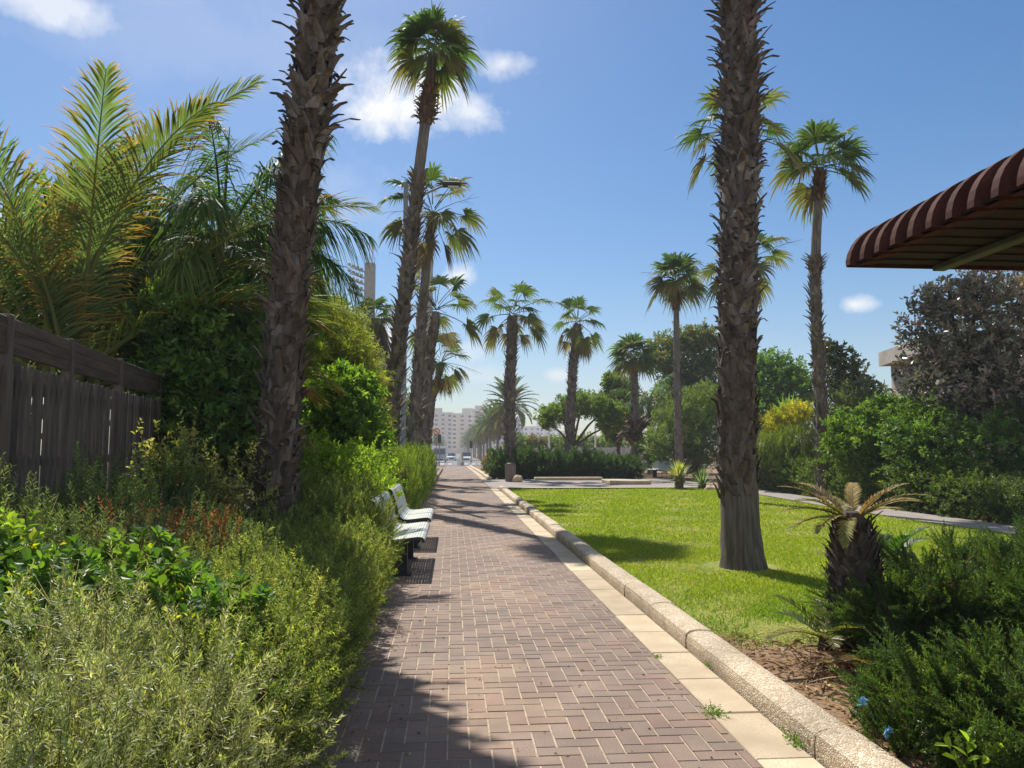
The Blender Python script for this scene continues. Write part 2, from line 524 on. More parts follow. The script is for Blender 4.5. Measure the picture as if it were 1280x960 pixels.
# ground: one sheet to the horizon
g = GB()
ys = np.concatenate([np.linspace(-40, 40, 9), np.linspace(45, 140, 20), [200, 500, 1500, 3500]])
xs = np.array([-2500, -300, -40, 0, 40, 300, 2500.])
v = [(x, y, float(G(y)) - .03) for y in ys for x in xs]
nx = len(xs)
g.add(v, np.array([[i * nx + j, i * nx + j + 1, (i + 1) * nx + j + 1, (i + 1) * nx + j] for i in range(len(ys) - 1) for j in range(nx - 1)]))
tag(g.build('ground', M['soil']), kind='structure')

# brick path: sand bed and bricks in a herringbone
tag(sheet('path_sand_bed', lambda y: (PL, PR), -3, 84, M['joint'], -.0042, 90), kind='structure')
g = GB()
bw = .105
nxb = int((PR - PL) / bw) + 4
nyb = int(86 / bw)
I, J = np.meshgrid(np.arange(-2, nxb), np.arange(0, nyb), indexing='ij')
r4 = (I - J) % 4
rects = []
for msk, wx, wy in ((r4 == 0, 2, 1), (r4 == 3, 1, 2)):
    x0 = PL + I[msk] * bw - .03; y0 = -2.5 + J[msk] * bw
    rects.append(np.stack([x0, y0, x0 + wx * bw, y0 + wy * bw], 1))
rc = np.concatenate(rects)
rc[:, 0] = np.clip(rc[:, 0], PL, PR); rc[:, 2] = np.clip(rc[:, 2], PL, PR)
rc = rc[(rc[:, 2] - rc[:, 0]) > .02]
n = len(rc)
gap = .0022 + .0012 * R.random(n)
rot = .006 * R.standard_normal(n)
dz = .0008 * R.standard_normal(n)
cx, cy = (rc[:, 0] + rc[:, 2]) / 2, (rc[:, 1] + rc[:, 3]) / 2
hx, hy = (rc[:, 2] - rc[:, 0]) / 2 - gap, (rc[:, 3] - rc[:, 1]) / 2 - gap
vv = []
for (sx, sy) in ((-1, -1), (1, -1), (1, 1), (-1, 1)):
    for inset, z in ((0, -.010), (.0028, 0)):
        lx, ly = sx * (hx - inset), sy * (hy - inset)
        tx, ty = .004 * R.standard_normal(n), .004 * R.standard_normal(n)
        vv.append(np.stack([cx + lx - rot * ly, cy + ly + rot * lx, G(cy) + z + dz], 1))
vv = np.stack(vv, 1)
b = np.arange(n)[:, None] * 8
f = np.concatenate([b + np.array([q]) for q in ([[1, 3, 5, 7]], [[0, 2, 3, 1]], [[2, 4, 5, 3]], [[4, 6, 7, 5]], [[6, 0, 1, 7]])][:] if False else
                   [b + np.array([q]) for q in ([1, 3, 5, 7], [0, 2, 3, 1], [2, 4, 5, 3], [4, 6, 7, 5], [6, 0, 1, 7])])
bc = pal([(.24, .185, .15), (.262, .208, .168), (.272, .205, .165), (.235, .19, .157), (.255, .182, .148)], n, .05)
drt = (np.sin(cx * 2.3 + cy * .7 + 1) * np.sin(cy * 1.1 - cx * 1.7) + .6 * np.sin(cx * 5.1 - cy * 2.3) * np.sin(cy * 3.7 + 2))[:, None]
bc = np.array([[.96, .90, .87]]) * bc * (1 + .13 * drt) * np.where(drt > .55, np.array([[1.06, 1.03, .95]]), 1.0)
g.add(vv.reshape(-1, 3), f, np.repeat(bc, 8, axis=0))
tag(g.build('path', M['brick']), kind='structure')

# peach slab strip and rounded aggregate kerb, in lengths with real joints
XING = (29.0, 37.5)     # the cross path interrupts the kerb here


def spans(y0, y1, step):
    y = y0
    while y < y1:
        yield y, min(y + step, y1)
        y += step


g = GB()
for a, b2 in spans(-2, 82, .62):
    if XING[0] - .2 < (a + b2) / 2 < XING[1]: continue
    k = 1 + .09 * random.gauss(0, 1)
    z = float(G(a)) + .003 * random.gauss(0, 1)
    box(g, (PR + .006, a + .004, z - .06), (SR - .012, b2 - .004, z + .004), (k, k * .99, k * .96), bev=.006)
tag(g.build('slab_strip', M['slab']), kind='structure')


def kerb_run(name, xa, xb, h, y0, y1, step, mat, skip=None, wob=.006):
    g = GB()
    for a, b2 in spans(y0, y1, step):
        if skip and skip[0] < (a + b2) / 2 < skip[1]: continue
        zb = float(G(a))
        w = xb - xa
        dx, dzz = wob * random.gauss(0, 1), wob * random.gauss(0, 1)
        prof = []
        for t in np.linspace(0, 1, 9):
            an = math.pi * (1 - t)
            prof.append((xa + w / 2 + math.cos(an) * w / 2 + dx, zb + h - .065 + .065 * math.sin(an) ** .55 + dzz))
        prof = [(xa + dx, zb - .12)] + prof + [(xb + dx, zb - .12)]
        n = len(prof)
        rings = []
        for y, ins in ((a + .0025, .006), (a + .009, 0), (b2 - .009, 0), (b2 - .0025, .006)):
            cxm = xa + w / 2
            rings += [(cxm + (x - cxm) * (1 - ins * 2), y, z - ins) for x, z in prof]
        f = [list(range(n)), list(range(3 * n, 4 * n))[::-1]]
        for k in range(3):
            f += [[k * n + i, (k + 1) * n + i, (k + 1) * n + i + 1, k * n + i + 1] for i in range(n - 1)]
        k = 1 + .06 * random.gauss(0, 1)
        g.add(rings, f, (k, k, k), 0, False)
    return tag(g.build(name, mat), kind='structure')


kerb_run('kerb', SR + .004, KR, .125, -1.4, 80, 1.0, M['kerb'], (XING[0] - .3, XING[1] + .3), .004)
kerb_run('edging', PL - .21, PL - .02, .17, -1, 60, .48, M['stone'], None, .012)


# sloping planted bed on the left
def bedz(x, y):
    t = np.clip((-x - .9) / 2.2, 0, 1)
    return .12 + .32 * t + float(G(y))


g = GB()
ys = np.linspace(-2, 60, 90); xs = np.linspace(-.9, -30, 24) if False else np.concatenate([np.linspace(-.9, -3.6, 12), [-6, -15, -40]])
v = [(x, y, bedz(x, y) + .03 * math.sin(x * 5 + y * 3.1) * math.sin(y * 4.3)) for y in ys for x in xs]
nx = len(xs)
g.add(v, np.array([[i * nx + j + 1, i * nx + j, (i + 1) * nx + j, (i + 1) * nx + j + 1] for i in range(len(ys) - 1) for j in range(nx - 1)]))
tag(g.build('bed_soil', M['mulch']), kind='structure')


# lawn, right asphalt path, plaza
def lawn_edges(y):
    left = KR + .02
    right = 9.35 + .25 * math.sin(y * .3)
    if y < 8: right = 2.6 + (right - 2.6) * min(1, max(0, (y - 5.2) / 2.8)) ** .6
    return left, right


g = GB()
ys = np.concatenate([np.linspace(5.2, 7.0, 25), np.linspace(7.2, 27.4, 60)]); nx = 40
v = []
for y in ys:
    a, b2 = lawn_edges(max(y, 5.9))
    for x in np.linspace(a, b2, nx):
        fall = np.clip((y - 5.75 - .18 * math.sin(x * 4) - .1 * math.sin(x * 9.7)) / .35, 0, 1)
        v.append((x, y, -.06 + .095 * fall))
g.add(v, np.array([[i * nx + j, i * nx + j + 1, (i + 1) * nx + j + 1, (i + 1) * nx + j] for i in range(len(ys) - 1) for j in range(nx - 1)]), (1, 1, 1), 0, True)
tag(g.build('lawn', M['lawn']), kind='structure')
sheet('side_path', lambda y: (9.5 + .25 * math.sin(y * .3), 10.6 + .25 * math.sin(y * .3)), 4, 31.5, M['asphalt'], .03, 50, 2)
sheet('plaza', lambda y: (PR + .002, 10.8), XING[0], XING[1], M['asphalt'], .012, 4, 2)
sheet('plaza_border', lambda y: (KR, 10.8), XING[0] - .35, XING[0] - .02, M['slab'], .03, 3, 2)
sheet('road', lambda y: (-70, 90), 84.5, 97, M['road'], .01, 6, 2)
sheet('street', lambda y: (-3.4, 5.0), 97, 700, M['road'], .015, 12, 2)
g = GB()
for k in range(7): box(g, (-2.6 + k * 1.0, 98.0, -1), (-2.1 + k * 1.0, 101, float(G(99)) + .022))
tag(g.build('crosswalk', M['white']), kind='structure')

LEAF_GAIN = 1.65
# grass blades over the lawn
g = GB()
for (ya, yb, dens, h, w) in ((5.6, 8, 5200, .052, .006), (8, 12, 2600, .055, .008), (12, 18, 1100, .055, .013), (18, 27.4, 500, .06, .022)):
    n = int((yb - ya) * 7.4 * dens)
    y = ya + (yb - ya) * R.random(n)
    x = KR + .02 + 7.4 * R.random(n)
    lim = np.array([lawn_edges(q)[1] for q in np.linspace(ya, yb, 40)])
    xr = np.interp(y, np.linspace(ya, yb, 40), lim)
    bare = (np.hypot(x - 3.45, y - 9.1) < .42 + .1 * R.random(n))
    wave = np.sin(x * 2.1 + y * .9) * np.sin(y * 1.7 - x * .6) + .5 * np.sin(x * 5.3 + 2) * np.sin(y * 4.1)
    thin = (wave > .5) & (R.random(n) < .55)
    edge = (y < 6.35 + .25 * np.sin(x * 4) + .2 * R.random(n)) & (R.random(n) < .72)
    ok = (x < xr) & ~bare & ~thin & ~edge
    x, y, wave = x[ok], y[ok], wave[ok]
    n = len(x)
    P = np.stack([x, y, -.03 + .06 * np.clip((y - 5.75) / .4, 0, 1)], 1)
    D = unit(np.stack([.5 * R.standard_normal(n), .5 * R.standard_normal(n), np.ones(n)], 1))
    N = sphere(n); N[:, 2] *= .3
    c = pal([(.09, .15, .012), (.15, .19, .016), (.19, .21, .022), (.12, .175, .014)], n, .15)
    dryf = R.random(n) < np.clip(.06 + .26 * wave, 0.03, .45)
    yel = np.clip(.5 + .5 * np.sin(x * .9 + 1.3 * np.sin(y * .5)) * np.sin(y * .75 + x * .3), 0, 1)[:, None]
    lush = np.clip((8.6 - y + .8 * np.sin(x * 1.7)) / 2.0, 0, 1)[:, None] * np.clip((4.6 - x) / 1.5, 0, 1)[:, None]
    c = c * (1 + yel * (1 - lush) * np.array([[.22, .10, .2]])) * (1 - lush * np.array([[.42, .18, .1]]))
    c[dryf] = pal([(.27, .23, .10), (.22, .2, .08)], int(dryf.sum()), .15)
    strips(g, P, D, unit(N), h * (.6 + .7 * R.random(n)), w, c, ts=(0, .6, 1), ws=(1, .8, .05), droop=.25)
tag(g.build('grass', M['grass']), kind='stuff')

# fallen leaves and chips on the path and on the soil
g = GB()
n = 1000
x = np.where(R.random(n) < .5, PL + .02 + np.abs(R.standard_normal(n)) * .22, PL + 2.1 * R.random(n))
x = np.clip(x, PL + .02, PR)
y = 2.5 + 18 * R.random(n) ** 1.4
x2 = 2.05 + 1.1 * R.random(n); y2 = 3.6 + 2.6 * R.random(n)
P = np.concatenate([np.stack([x, y, np.full(n, .006)], 1), np.stack([x2, y2, np.full(n, -.012)], 1)])
th = R.random(2 * n) * 6.28
D = np.stack([np.cos(th), np.sin(th), .12 * R.standard_normal(2 * n)], 1)
N = unit(np.stack([.3 * R.standard_normal(2 * n), .3 * R.standard_normal(2 * n), np.ones(2 * n)], 1))
sz = np.concatenate([.012 + .022 * R.random(n), .02 + .05 * R.random(n)])
leaf(g, P, unit(D), N, sz, sz * .45, pal([(.12, .07, .035), (.22, .15, .08), (.06, .045, .03), (.3, .22, .12)], 2 * n))
tag(g.build('leaf_litter', M['dry']), kind='stuff')


# ------------------------------------------------------------------ fan palms
LEAF_GAIN = 1.0
def boots(g, pts, rad_fn, s0, s1, per_m, size, spread, cols, hook=.0):
    """leaf-base stubs in a spiral between fractions s0..s1 of the trunk line"""
    pts = np.asarray(pts, float)
    seg = np.concatenate([[0], np.cumsum(np.linalg.norm(np.diff(pts, axis=0), axis=1))])
    tot = seg[-1]
    n = max(4, int((s1 - s0) * tot * per_m))
    s = s0 + (s1 - s0) * (np.arange(n) + .6 * R.random(n)) / n
    P = np.stack([np.interp(s * tot, seg, pts[:, i]) for i in range(3)], 1)
    r = rad_fn(s)
    phi = np.arange(n) * 2.39996 + .35 * R.standard_normal(n)
    rd = np.stack([np.cos(phi), np.sin(phi), np.zeros(n)], 1)
    sd = np.stack([-np.sin(phi), np.cos(phi), np.zeros(n)], 1)
    tilt = .75 * R.standard_normal(n)
    L = size * (.65 + .7 * R.random(n)); W = size * .55 * (.75 + .5 * R.random(n))
    sp = np.clip(spread * (.3 + 1.5 * R.random(n) ** 1.8), .05, 1.9)
    hk = hook * R.random(n)
    vs = []
    ts = (0, .4, .75, 1.0)
    wp = (1.0, .78, .5, .34)
    for t, w in zip(ts, wp):
        out_ = -.02 + L * (sp * t ** 1.2) * .8 + .02
        up_ = L * (t * .95 - hk * t ** 3)
        c = P + rd * (r + out_)[:, None] + zz * (up_ - L * .35)[:, None] + sd * (tilt * L * t * .55)[:, None]
        th = size * .09 * (1.2 - .7 * t)
        hw = (W * w * .5)[:, None]
        vs += [c - sd * hw - rd * th * .2, c + rd * th, c + sd * hw - rd * th * .2, c - rd * th * .8]
    v = np.stack(vs, 1)
    b = np.arange(n)[:, None] * 16
    f = []
    for k in range(3):
        for j in range(4):
            f.append(b + np.array([[k * 4 + j, k * 4 + (j + 1) % 4, (k + 1) * 4 + (j + 1) % 4, (k + 1) * 4 + j]]))
    f.append(b + np.array([[12, 13, 14, 15]]))
    g.add(v.reshape(-1, 3), np.concatenate(f), np.repeat(pal(cols, n, .2), 16, axis=0), 0)


BOOTC = [(.125, .102, .087), (.17, .142, .12), (.098, .08, .07), (.21, .178, .15)]
BOOTC2 = [(.13, .085, .055), (.17, .11, .07), (.10, .065, .045)]


LEAF_GAIN = 1.3


def fan(g, base, az, el, lp, lb, nseg=34, span=128, bend=.5, cols=None, tipdry=0.0, wid=1.0, tuck=.2):
    h = np.array([math.cos(az), math.sin(az), 0.0])
    S = np.array([-math.sin(az), math.cos(az), 0.0])
    # petiole: rises at el, sags
    pts = []
    p = np.array(base, float)
    e = el
    n = 5
    for i in range(n + 1):
        pts.append(p.copy())
        d = h * math.cos(e) + zz * math.sin(e)
        p = p + d * lp / n
        e -= bend * .5 / n
    pts = np.array(pts)
    tube(g, pts, np.linspace(.022, .012, n + 1), 4, (.13, .155, .04), 0, False, False)
    d = unit(pts[-1] - pts[-2])
    T = unit(h * math.cos(e - bend * .25) + zz * math.sin(e - bend * .25))
    N = np.cross(S, T); N = N if N[2] > 0 or abs(el) > 1.2 else -N
    N = -np.cross(T, S) if np.dot(np.cross(T, S), zz) < 0 else np.cross(T, S)
    roll = .35 * random.gauss(0, 1)
    S2 = S * math.cos(roll) + N * math.sin(roll); N2 = np.cross(T, S2)
    if N2[2] < 0: N2 = -N2
    th = np.linspace(-rad(span), rad(span), nseg) + .02 * R.standard_normal(nseg)
    ct, st = np.cos(th)[:, None], np.sin(th)[:, None]
    D = unit(T * ct + S2 * st + N2 * (.12 + tuck * (st ** 2)))
    L = lb * (.74 + .26 * np.cos(th)) * (1 + .07 * R.standard_normal(nseg))
    W = 2 * L * .42 * math.tan(rad(span) / nseg) * 1.6 * wid
    P = np.repeat(pts[-1][None], nseg, 0)
    c = np.repeat(pal(cols, 1, .12), nseg, 0) * np.clip(1 + .1 * R.standard_normal((nseg, 1)), .6, 1.4)
    C2 = c * .9 + np.array([.02, .015, .0])
    if R.random() < tipdry: C2 = np.broadcast_to(np.array([.22, .15, .06]), c.shape)
    # pleats: each finger tilts alternately
    NN = unit(np.broadcast_to(N2, D.shape) + np.where(np.arange(nseg) % 2, .55, -.55)[:, None] * np.cross(np.broadcast_to(N2, D.shape), D))
    strips(g, P, D, NN, L, W, c, ts=(0, .5, .7, .86, 1), ws=(.06, 1.2, .85, .5, .05), droop=(.22 + .38 * R.random(nseg)) * (1.0), dpow=3.6, C2=C2)


FANC = [(.06, .10, .03), (.075, .115, .034), (.05, .085, .026), (.09, .125, .036)]


def fan_crown(seed, n, el_hi, el_lo, lp, lb, spikes=5, dry=.25, pw=1.0, dead=0):
    global R
    keep = R
    R = np.random.default_rng(seed); random.seed(seed)
    g = GB()
    for i in range(n):
        t = ((i + .5) / n) ** pw
        el = rad(el_hi + (el_lo - el_hi) * t + random.gauss(0, 6))
        az = i * 2.39996 + random.gauss(0, .2)
        z = .35 - .55 * t
        cols = FANC if t < .82 else [(.10, .115, .03), (.13, .12, .035)]
        fan(g, (0.1 * math.cos(az), .1 * math.sin(az), z), az, el, lp * (.75 + .4 * t + .15 * random.random()), lb * (.85 + .25 * random.random()), cols=cols,
            bend=.35 + .5 * t, tipdry=dry, span=112 + 25 * random.random())
    for i in range(dead):
        az = random.random() * 6.28
        fan(g, (.14 * math.cos(az), .14 * math.sin(az), -.3 - .25 * random.random()), az, rad(random.uniform(-72, -48)), .5 + .3 * random.random(), .7, cols=[(.16, .115, .06), (.2, .15, .085), (.12, .085, .05)], bend=.3, span=95, nseg=26)
    for i in range(spikes):
        az = random.random() * 6.28; L = (lp + lb) * (.95 + .35 * random.random()); el = rad(random.uniform(-5, 60))
        d = np.array([math.cos(az) * math.cos(el), math.sin(az) * math.cos(el), math.sin(el)])
        q = [d * L * t - zz * .25 * t * t * L * .8 for t in (0, .25, .5, .75, 1)]
        tube(g, q, (.016, .014, .011, .008, .004), 4, (.06, .06, .03), 0, False)
        for k in range(3):
            s = q[3] * (1 - .12 * k)
            e = unit(d + .5 * sphere(1)[0] - zz * .3)
            tube(g, [s, s + e * .22, s + e * .4 - zz * .1], (.006, .005, .002), 3, (.07, .065, .035), 0, False)
    R = keep
    return g.mesh('crown', M['palm'])


CROWN = [fan_crown(1, 22, 84, -22, .5, 1.0, 5, .2, .8), fan_crown(2, 15, 72, -34, 1.0, .86, 7, .35, .9, 2), fan_crown(13, 14, 76, -42, .98, .88, 7, .35, .85, 4),
         fan_crown(4, 17, 84, -14, .7, .92, 6, .25, .75, 1), fan_crown(21, 12, 70, -30, 1.05, .85, 9, .5, 1.0, 3), fan_crown(34, 15, 80, -48, .8, .8, 5, .4, 1.0, 5)]
random.seed(5)


def palm(name, label, pix, Y, r0, r1, crown, csc, crz, boots_spec, group=None, neck=None, seed=0, flare=1.0, bark=(1, 1, 1), skirt=0, extra=None):
    """pix: list of (px,py) along the trunk from base to top; all at distance Y"""
    pts = [at(px, py, Y) for px, py in pix]
    base = np.array([pts[0][0], pts[0][1], float(G(Y)) if pts[0][0] > PL else bedz(pts[0][0], Y) - .03])
    if pts[0][2] > base[2] + .05:
        k = (pts[1] - pts[0]) if len(pts) > 1 else np.array([0, 0, 1])
        pts = [base] + pts if abs(pts[0][2] - base[2]) > .3 else [base] + pts[1:]
    else:
        pts[0] = base
    pts = np.array(pts) - base
    if extra is not None: pts = np.vstack([pts, pts[-1] + np.asarray(extra)])
    # smooth line
    seg = np.concatenate([[0], np.cumsum(np.linalg.norm(np.diff(pts, axis=0), axis=1))])
    ss = np.linspace(0, 1, 34)
    line = np.stack([np.interp(ss * seg[-1], seg, pts[:, i]) for i in range(3)], 1)
    for _ in range(2): line[1:-1] = (line[:-2] + 2 * line[1:-1] + line[2:]) / 4
    o = thing(name, label, 'palm tree', tuple(base), 0, group)
    H = seg[-1]

    def rf(s):
        s = np.asarray(s, float)
        return r0 + (r1 - r0) * s + r0 * .35 * flare * np.exp(-s * H / .35)
    g = GB()
    fine = np.linspace(0, 1, 70)
    fl = np.stack([np.interp(fine, ss, line[:, i]) for i in range(3)], 1)
    tube(g, fl, rf(fine), 18, bark, 1, True, True, .025)
    for (a, b2, per, size, spread, hook, cc) in boots_spec:
        boots(g, line, rf, a, b2, per, size, spread, cc, hook)
    g.build('trunk', [M['boot'], M['bark']], o)
    top = line[-1]
    c = inst('crown', CROWN[crown], o, tuple(top + np.array([0, 0, .1])), crz, csc)
    if skirt:
        g = GB()
        n = 220
        phi = R.random(n) * 6.28
        P = np.stack([np.cos(phi) * (r1 + .05), np.sin(phi) * (r1 + .05), top[2] - .1 - skirt * .5 * R.random(n)], 1) + np.array([top[0], top[1], 0])
        D = unit(np.stack([np.cos(phi) * .5, np.sin(phi) * .5, -1 - .2 * R.random(n)], 1))
        N = np.stack([np.cos(phi), np.sin(phi), .3 + 0 * phi], 1)
        strips(g, P, D, unit(N), skirt * (.5 + .3 * R.random(n)), .13, pal([(.14, .10, .06), (.19, .145, .09), (.10, .075, .05)], n), ts=(0, .4, .8, 1), ws=(.5, 1, .8, .3), droop=.05)
        g.build('dead_frond_skirt', M['dry'], o)
    return o


def bs(a, b2, per, size, spread, hook=.1, cc=BOOTC): return (a, b2, per, size, spread, hook, cc)


def bp(px, Y):      # pixel row of the ground at that column, for a trunk base
    for py in range(564, 960):
        p = at(px, py, Y)
        if p[2] <= float(G(Y)): return (px, py)
    return (px, 960)


NEARB = [(.115, .102, .094), (.15, .135, .125), (.082, .072, .066), (.20, .182, .168)]
NEARD = [(.095, .076, .065), (.125, .102, .087), (.072, .058, .05)]
PG_L = 'fan palms in the left hedge row'
palm('fan_palm', 'thick jagged fan palm trunk rising from the left hedge nearest the camera', [(347, 680), (347, 560), (356, 420), (372, 250), (389, 120), (402, 0)], 9.0, .185, .195,
     1, 1.25, .4, [bs(.03, .4, 130, .26, .34, .6, NEARD), bs(.36, .98, 130, .27, .7, .7, NEARB)], PG_L, extra=(-.3, 0, 6.2))
palm('fan_palm', 'tallest left row fan palm with bare upper trunk and compact crown against a cloud', [bp(484, 20.5), (490, 500), (503, 390), (516, 290), (522, 225), (531, 160), (541, 68)], 20.5, .21, .13,
     0, .86, .0, [bs(0, .72, 62, .26, .7, .4), bs(.84, .93, 240, .24, .7, .9, BOOTC2)], PG_L)
palm('fan_palm', 'leaning fan palm with drooping crown just below the street lamp head', [bp(516, 26.5), (520, 500), (528, 385), (534, 320), (541, 270)], 26.5, .22, .13,
     2, 1.05, 2.2, [bs(.02, .72, 42, .25, .5, .3), bs(.9, 1, 110, .2, .5, .5, BOOTC2)], PG_L)
palm('fan_palm', 'fan palm behind the leaning pair with crown reaching right over the path', [bp(529, 34), (534, 480), (541, 420), (545, 390)], 34, .22, .18,
     4, 1.1, 1.0, [bs(.02, .98, 38, .26, .5, .3)], PG_L)
palm('fan_palm', 'shortest fan palm of the left row with one frond hanging low over the path', [bp(531, 41), (540, 500), (552, 455)], 41, .19, .17,
     2, .95, 4.0, [bs(.02, .98, 40, .2, .4, .3)], PG_L)
palm('fan_palm', 'stubby fan palm with a thick brown skirt of dead fronds by the floodlight column', [bp(466, 36), (467, 470), (469, 398)], 36, .25, .25,
     3, .72, .5, [bs(.02, .6, 24, .3, .4)], None, skirt=2.3)
PG_R = 'fan palms around the lawn'
palm('fan_palm', 'thick fan palm with smooth flared foot and ragged trunk standing on the near lawn', [(929, 716), (924, 640), (921, 560), (922, 400), (924, 250), (925, 120), (923, 0)], 9.05, .21, .19,
     3, 1.25, 1.4, [bs(.075, .3, 120, .2, .26, .6, NEARD), bs(.24, .42, 150, .2, .5, .7, NEARB), bs(.4, .98, 190, .18, .8, .6, NEARB)], PG_R, flare=1.0, bark=(.74, .72, .71), extra=(0, 0, 5.2))
palm('fan_palm', 'sturdy fan palm with wide drooping crown rising from the juniper hedge beside the path', [bp(637, 38.5), (638, 470), (641, 395)], 38.5, .27, .24,
     1, 1.12, .3, [bs(.02, 1, 40, .3, .55, .3)], PG_R)
palm('fan_palm', 'fan palm with slightly curved rough trunk beside the flat topped tree', [bp(711, 40.5), (713, 520), (716, 460), (722, 405)], 40.5, .24, .22,
     5, 1.0, 2.6, [bs(.02, 1, 36, .28, .5, .3)], PG_R)
palm('fan_palm', 'fan palm with brown dead fronds ringing its trunk by the grey fence', [bp(794, 43), (794, 520), (792, 448)], 43, .24, .2,
     0, 1.0, 5.0, [bs(.02, 1, 30, .26, .5, .3), bs(.3, .48, 70, .7, .9, 1.0, BOOTC2)], PG_R)
palm('fan_palm', 'slender fan palm with smooth bare trunk behind the yucca clump', [bp(850, 33), (846, 470), (845, 352)], 33, .17, .12,
     0, .95, 1.2, [bs(.02, .6, 32, .18, .25, .2), bs(.86, .98, 150, .2, .6, .6, BOOTC2)], PG_R)
palm('fan_palm', 'tall fan palm half hidden behind the ragged trunk on the lawn', [bp(921, 20.5), (921, 400), (921, 172)], 20.5, .17, .13,
     2, .93, .9, [bs(.02, .7, 44, .2, .4, .2)], PG_R)
palm('fan_palm', 'lower fan palm peeping out right of the ragged lawn palm trunk', [bp(934, 29), (934, 450), (933, 330)], 29, .18, .15,
     4, 1.0, 2.0, [bs(.02, .9, 36, .2, .4, .2)], PG_R)
palm('fan_palm', 'tall fan palm with stubbled trunk and bare neck left of the maroon awning', [bp(1030, 22), (1026, 500), (1018, 360), (1021, 280), (1025, 210)], 22, .17, .13,
     3, .93, 5.4, [bs(.02, .7, 60, .24, .5, .4), bs(.68, .725, 160, .22, .9, .2), bs(.9, .99, 260, .2, .55, .5, BOOTC2)], PG_R)


# ------------------------------------------------------------------ feather palms
LEAF_GAIN = 1.5
def frond(g, base, az, el, L, arch, nl, ll, lw, vee=.35, droop=.3, cols=None, tip=None, tipp=0.0, pet=.18, rr=.018, rc=(.16, .17, .06), segs=(0, .35, .7, 1), plum=0.0, side_roll=0.0):
    h = np.array([math.cos(az), math.sin(az), 0.0])
    S = np.array([-math.sin(az), math.cos(az), 0.0])
    K = 14
    s = np.linspace(0, 1, K)
    e = el - arch * s ** 1.4
    d = h[None] * np.cos(e)[:, None] + zz[None] * np.sin(e)[:, None]
    pts = np.array(base) + np.concatenate([[np.zeros(3)], np.cumsum((d[:-1] + d[1:]) / 2 * (L / (K - 1)), axis=0)])
    tube(g, pts[::1], rr * (1.05 - s * .9), 4, rc, 0, False, False)
    t = np.linspace(pet, .995, nl)
    P = np.stack([np.interp(t, s, pts[:, i]) for i in range(3)], 1)
    T = unit(np.stack([np.interp(t, s, d[:, i]) for i in range(3)], 1))
    U = np.cross(T, S[None]) * -1
    U = np.where(U[:, 2:] < 0, -U, U)
    allP, allD, allN, allL, allC, allC2 = [], [], [], [], [], []
    base_c = pal(cols, 1, .12)
    for sd in (-1, 1):
        a = rad(68) - rad(38) * t + .06 * R.standard_normal(nl)
        ve = vee + plum * R.standard_normal(nl)
        D = T * np.cos(a)[:, None] + (S[None] * sd * np.cos(ve)[:, None] + U * np.sin(ve)[:, None]) * np.sin(a)[:, None]
        allP.append(P); allD.append(unit(D)); allN.append(unit(U + .2 * R.standard_normal(U.shape)))
        prof = np.sin(np.clip((t - pet) / (1 - pet) * .86 + .12, 0, 1) * math.pi) ** .6
        allL.append(ll * np.clip(prof, .25, 1) * (1 + .08 * R.standard_normal(nl)))
        c = base_c * np.clip(1 + .13 * R.standard_normal((nl, 1)), .5, 1.6)
        c2 = c.copy()
        if tip is not None:
            m_ = R.random(nl) < tipp
            c2[m_] = pal(tip, int(m_.sum()), .2) if m_.any() else c2[m_]
        allC.append(c); allC2.append(c2)
    P = np.concatenate(allP)
    strips(g, P, np.concatenate(allD), np.concatenate(allN), np.concatenate(allL), lw, np.concatenate(allC), ts=segs,
           ws=(.45, 1, .75, .05) if len(segs) == 4 else (.5, 1, .05), droop=droop * (.6 + .8 * R.random(len(P))), C2=np.concatenate(allC2), cpow=3.2)


def palm_clump(name, label, loc, stems, mat, grp=None):
    o = thing(name, label, 'palm tree', loc, 0, grp)
    return o


# big cane palm behind the left fence, leaflets turning orange
ARC = [(.095, .125, .045), (.115, .14, .05), (.08, .11, .042), (.14, .15, .045)]
ORG = [(.5, .2, .03), (.55, .27, .04), (.3, .11, .03)]
cb = at(84, 470, 10.6)
o = thing('cane_palm', 'large arching cane palm with orange tipped leaflets behind the dark wooden fence', 'palm tree', (cb[0], 10.6, .4))
g = GB(); gs = GB()
specs = [  # az(deg, 0 = right, 90 = away), elevation, length, arch, orange share
    (-15, 80, 5.1, .5, .25), (185, 76, 5.0, .6, .35), (10, 68, 4.9, .8, .3), (165, 62, 4.8, .85, .4), (-75, 80, 4.6, .5, .8), (215, 66, 4.4, .9, .8),
    (35, 58, 4.9, 1.0, .2), (-5, 64, 4.0, 1.0, .6), (150, 48, 4.4, 1.1, .2), (0, 46, 3.6, 1.1, .9), (60, 72, 4.9, .8, .1), (110, 74, 4.9, .7, .1),
    (240, 76, 4.0, .6, .7), (195, 50, 4.0, 1.1, .5), (8, 28, 3.1, .9, .95), (20, 36, 3.5, 1.1, .3), (140, 30, 4.0, 1.1, .3), (85, 55, 4.5, 1.0, .1), (50, 36, 3.4, 1.0, .3), (15, 14, 2.8, .8, .6),
    (178, 86, 5.4, .35, .2), (-45, 76, 4.4, .7, .6), (25, 80, 5.2, .45, .15), (175, 40, 4.2, 1.1, .6), (-5, 56, 4.6, .9, .2), (-110, 82, 4.2, .45, .6), (45, 44, 4.4, 1.0, .2), (95, 84, 5.3, .4, .1)]
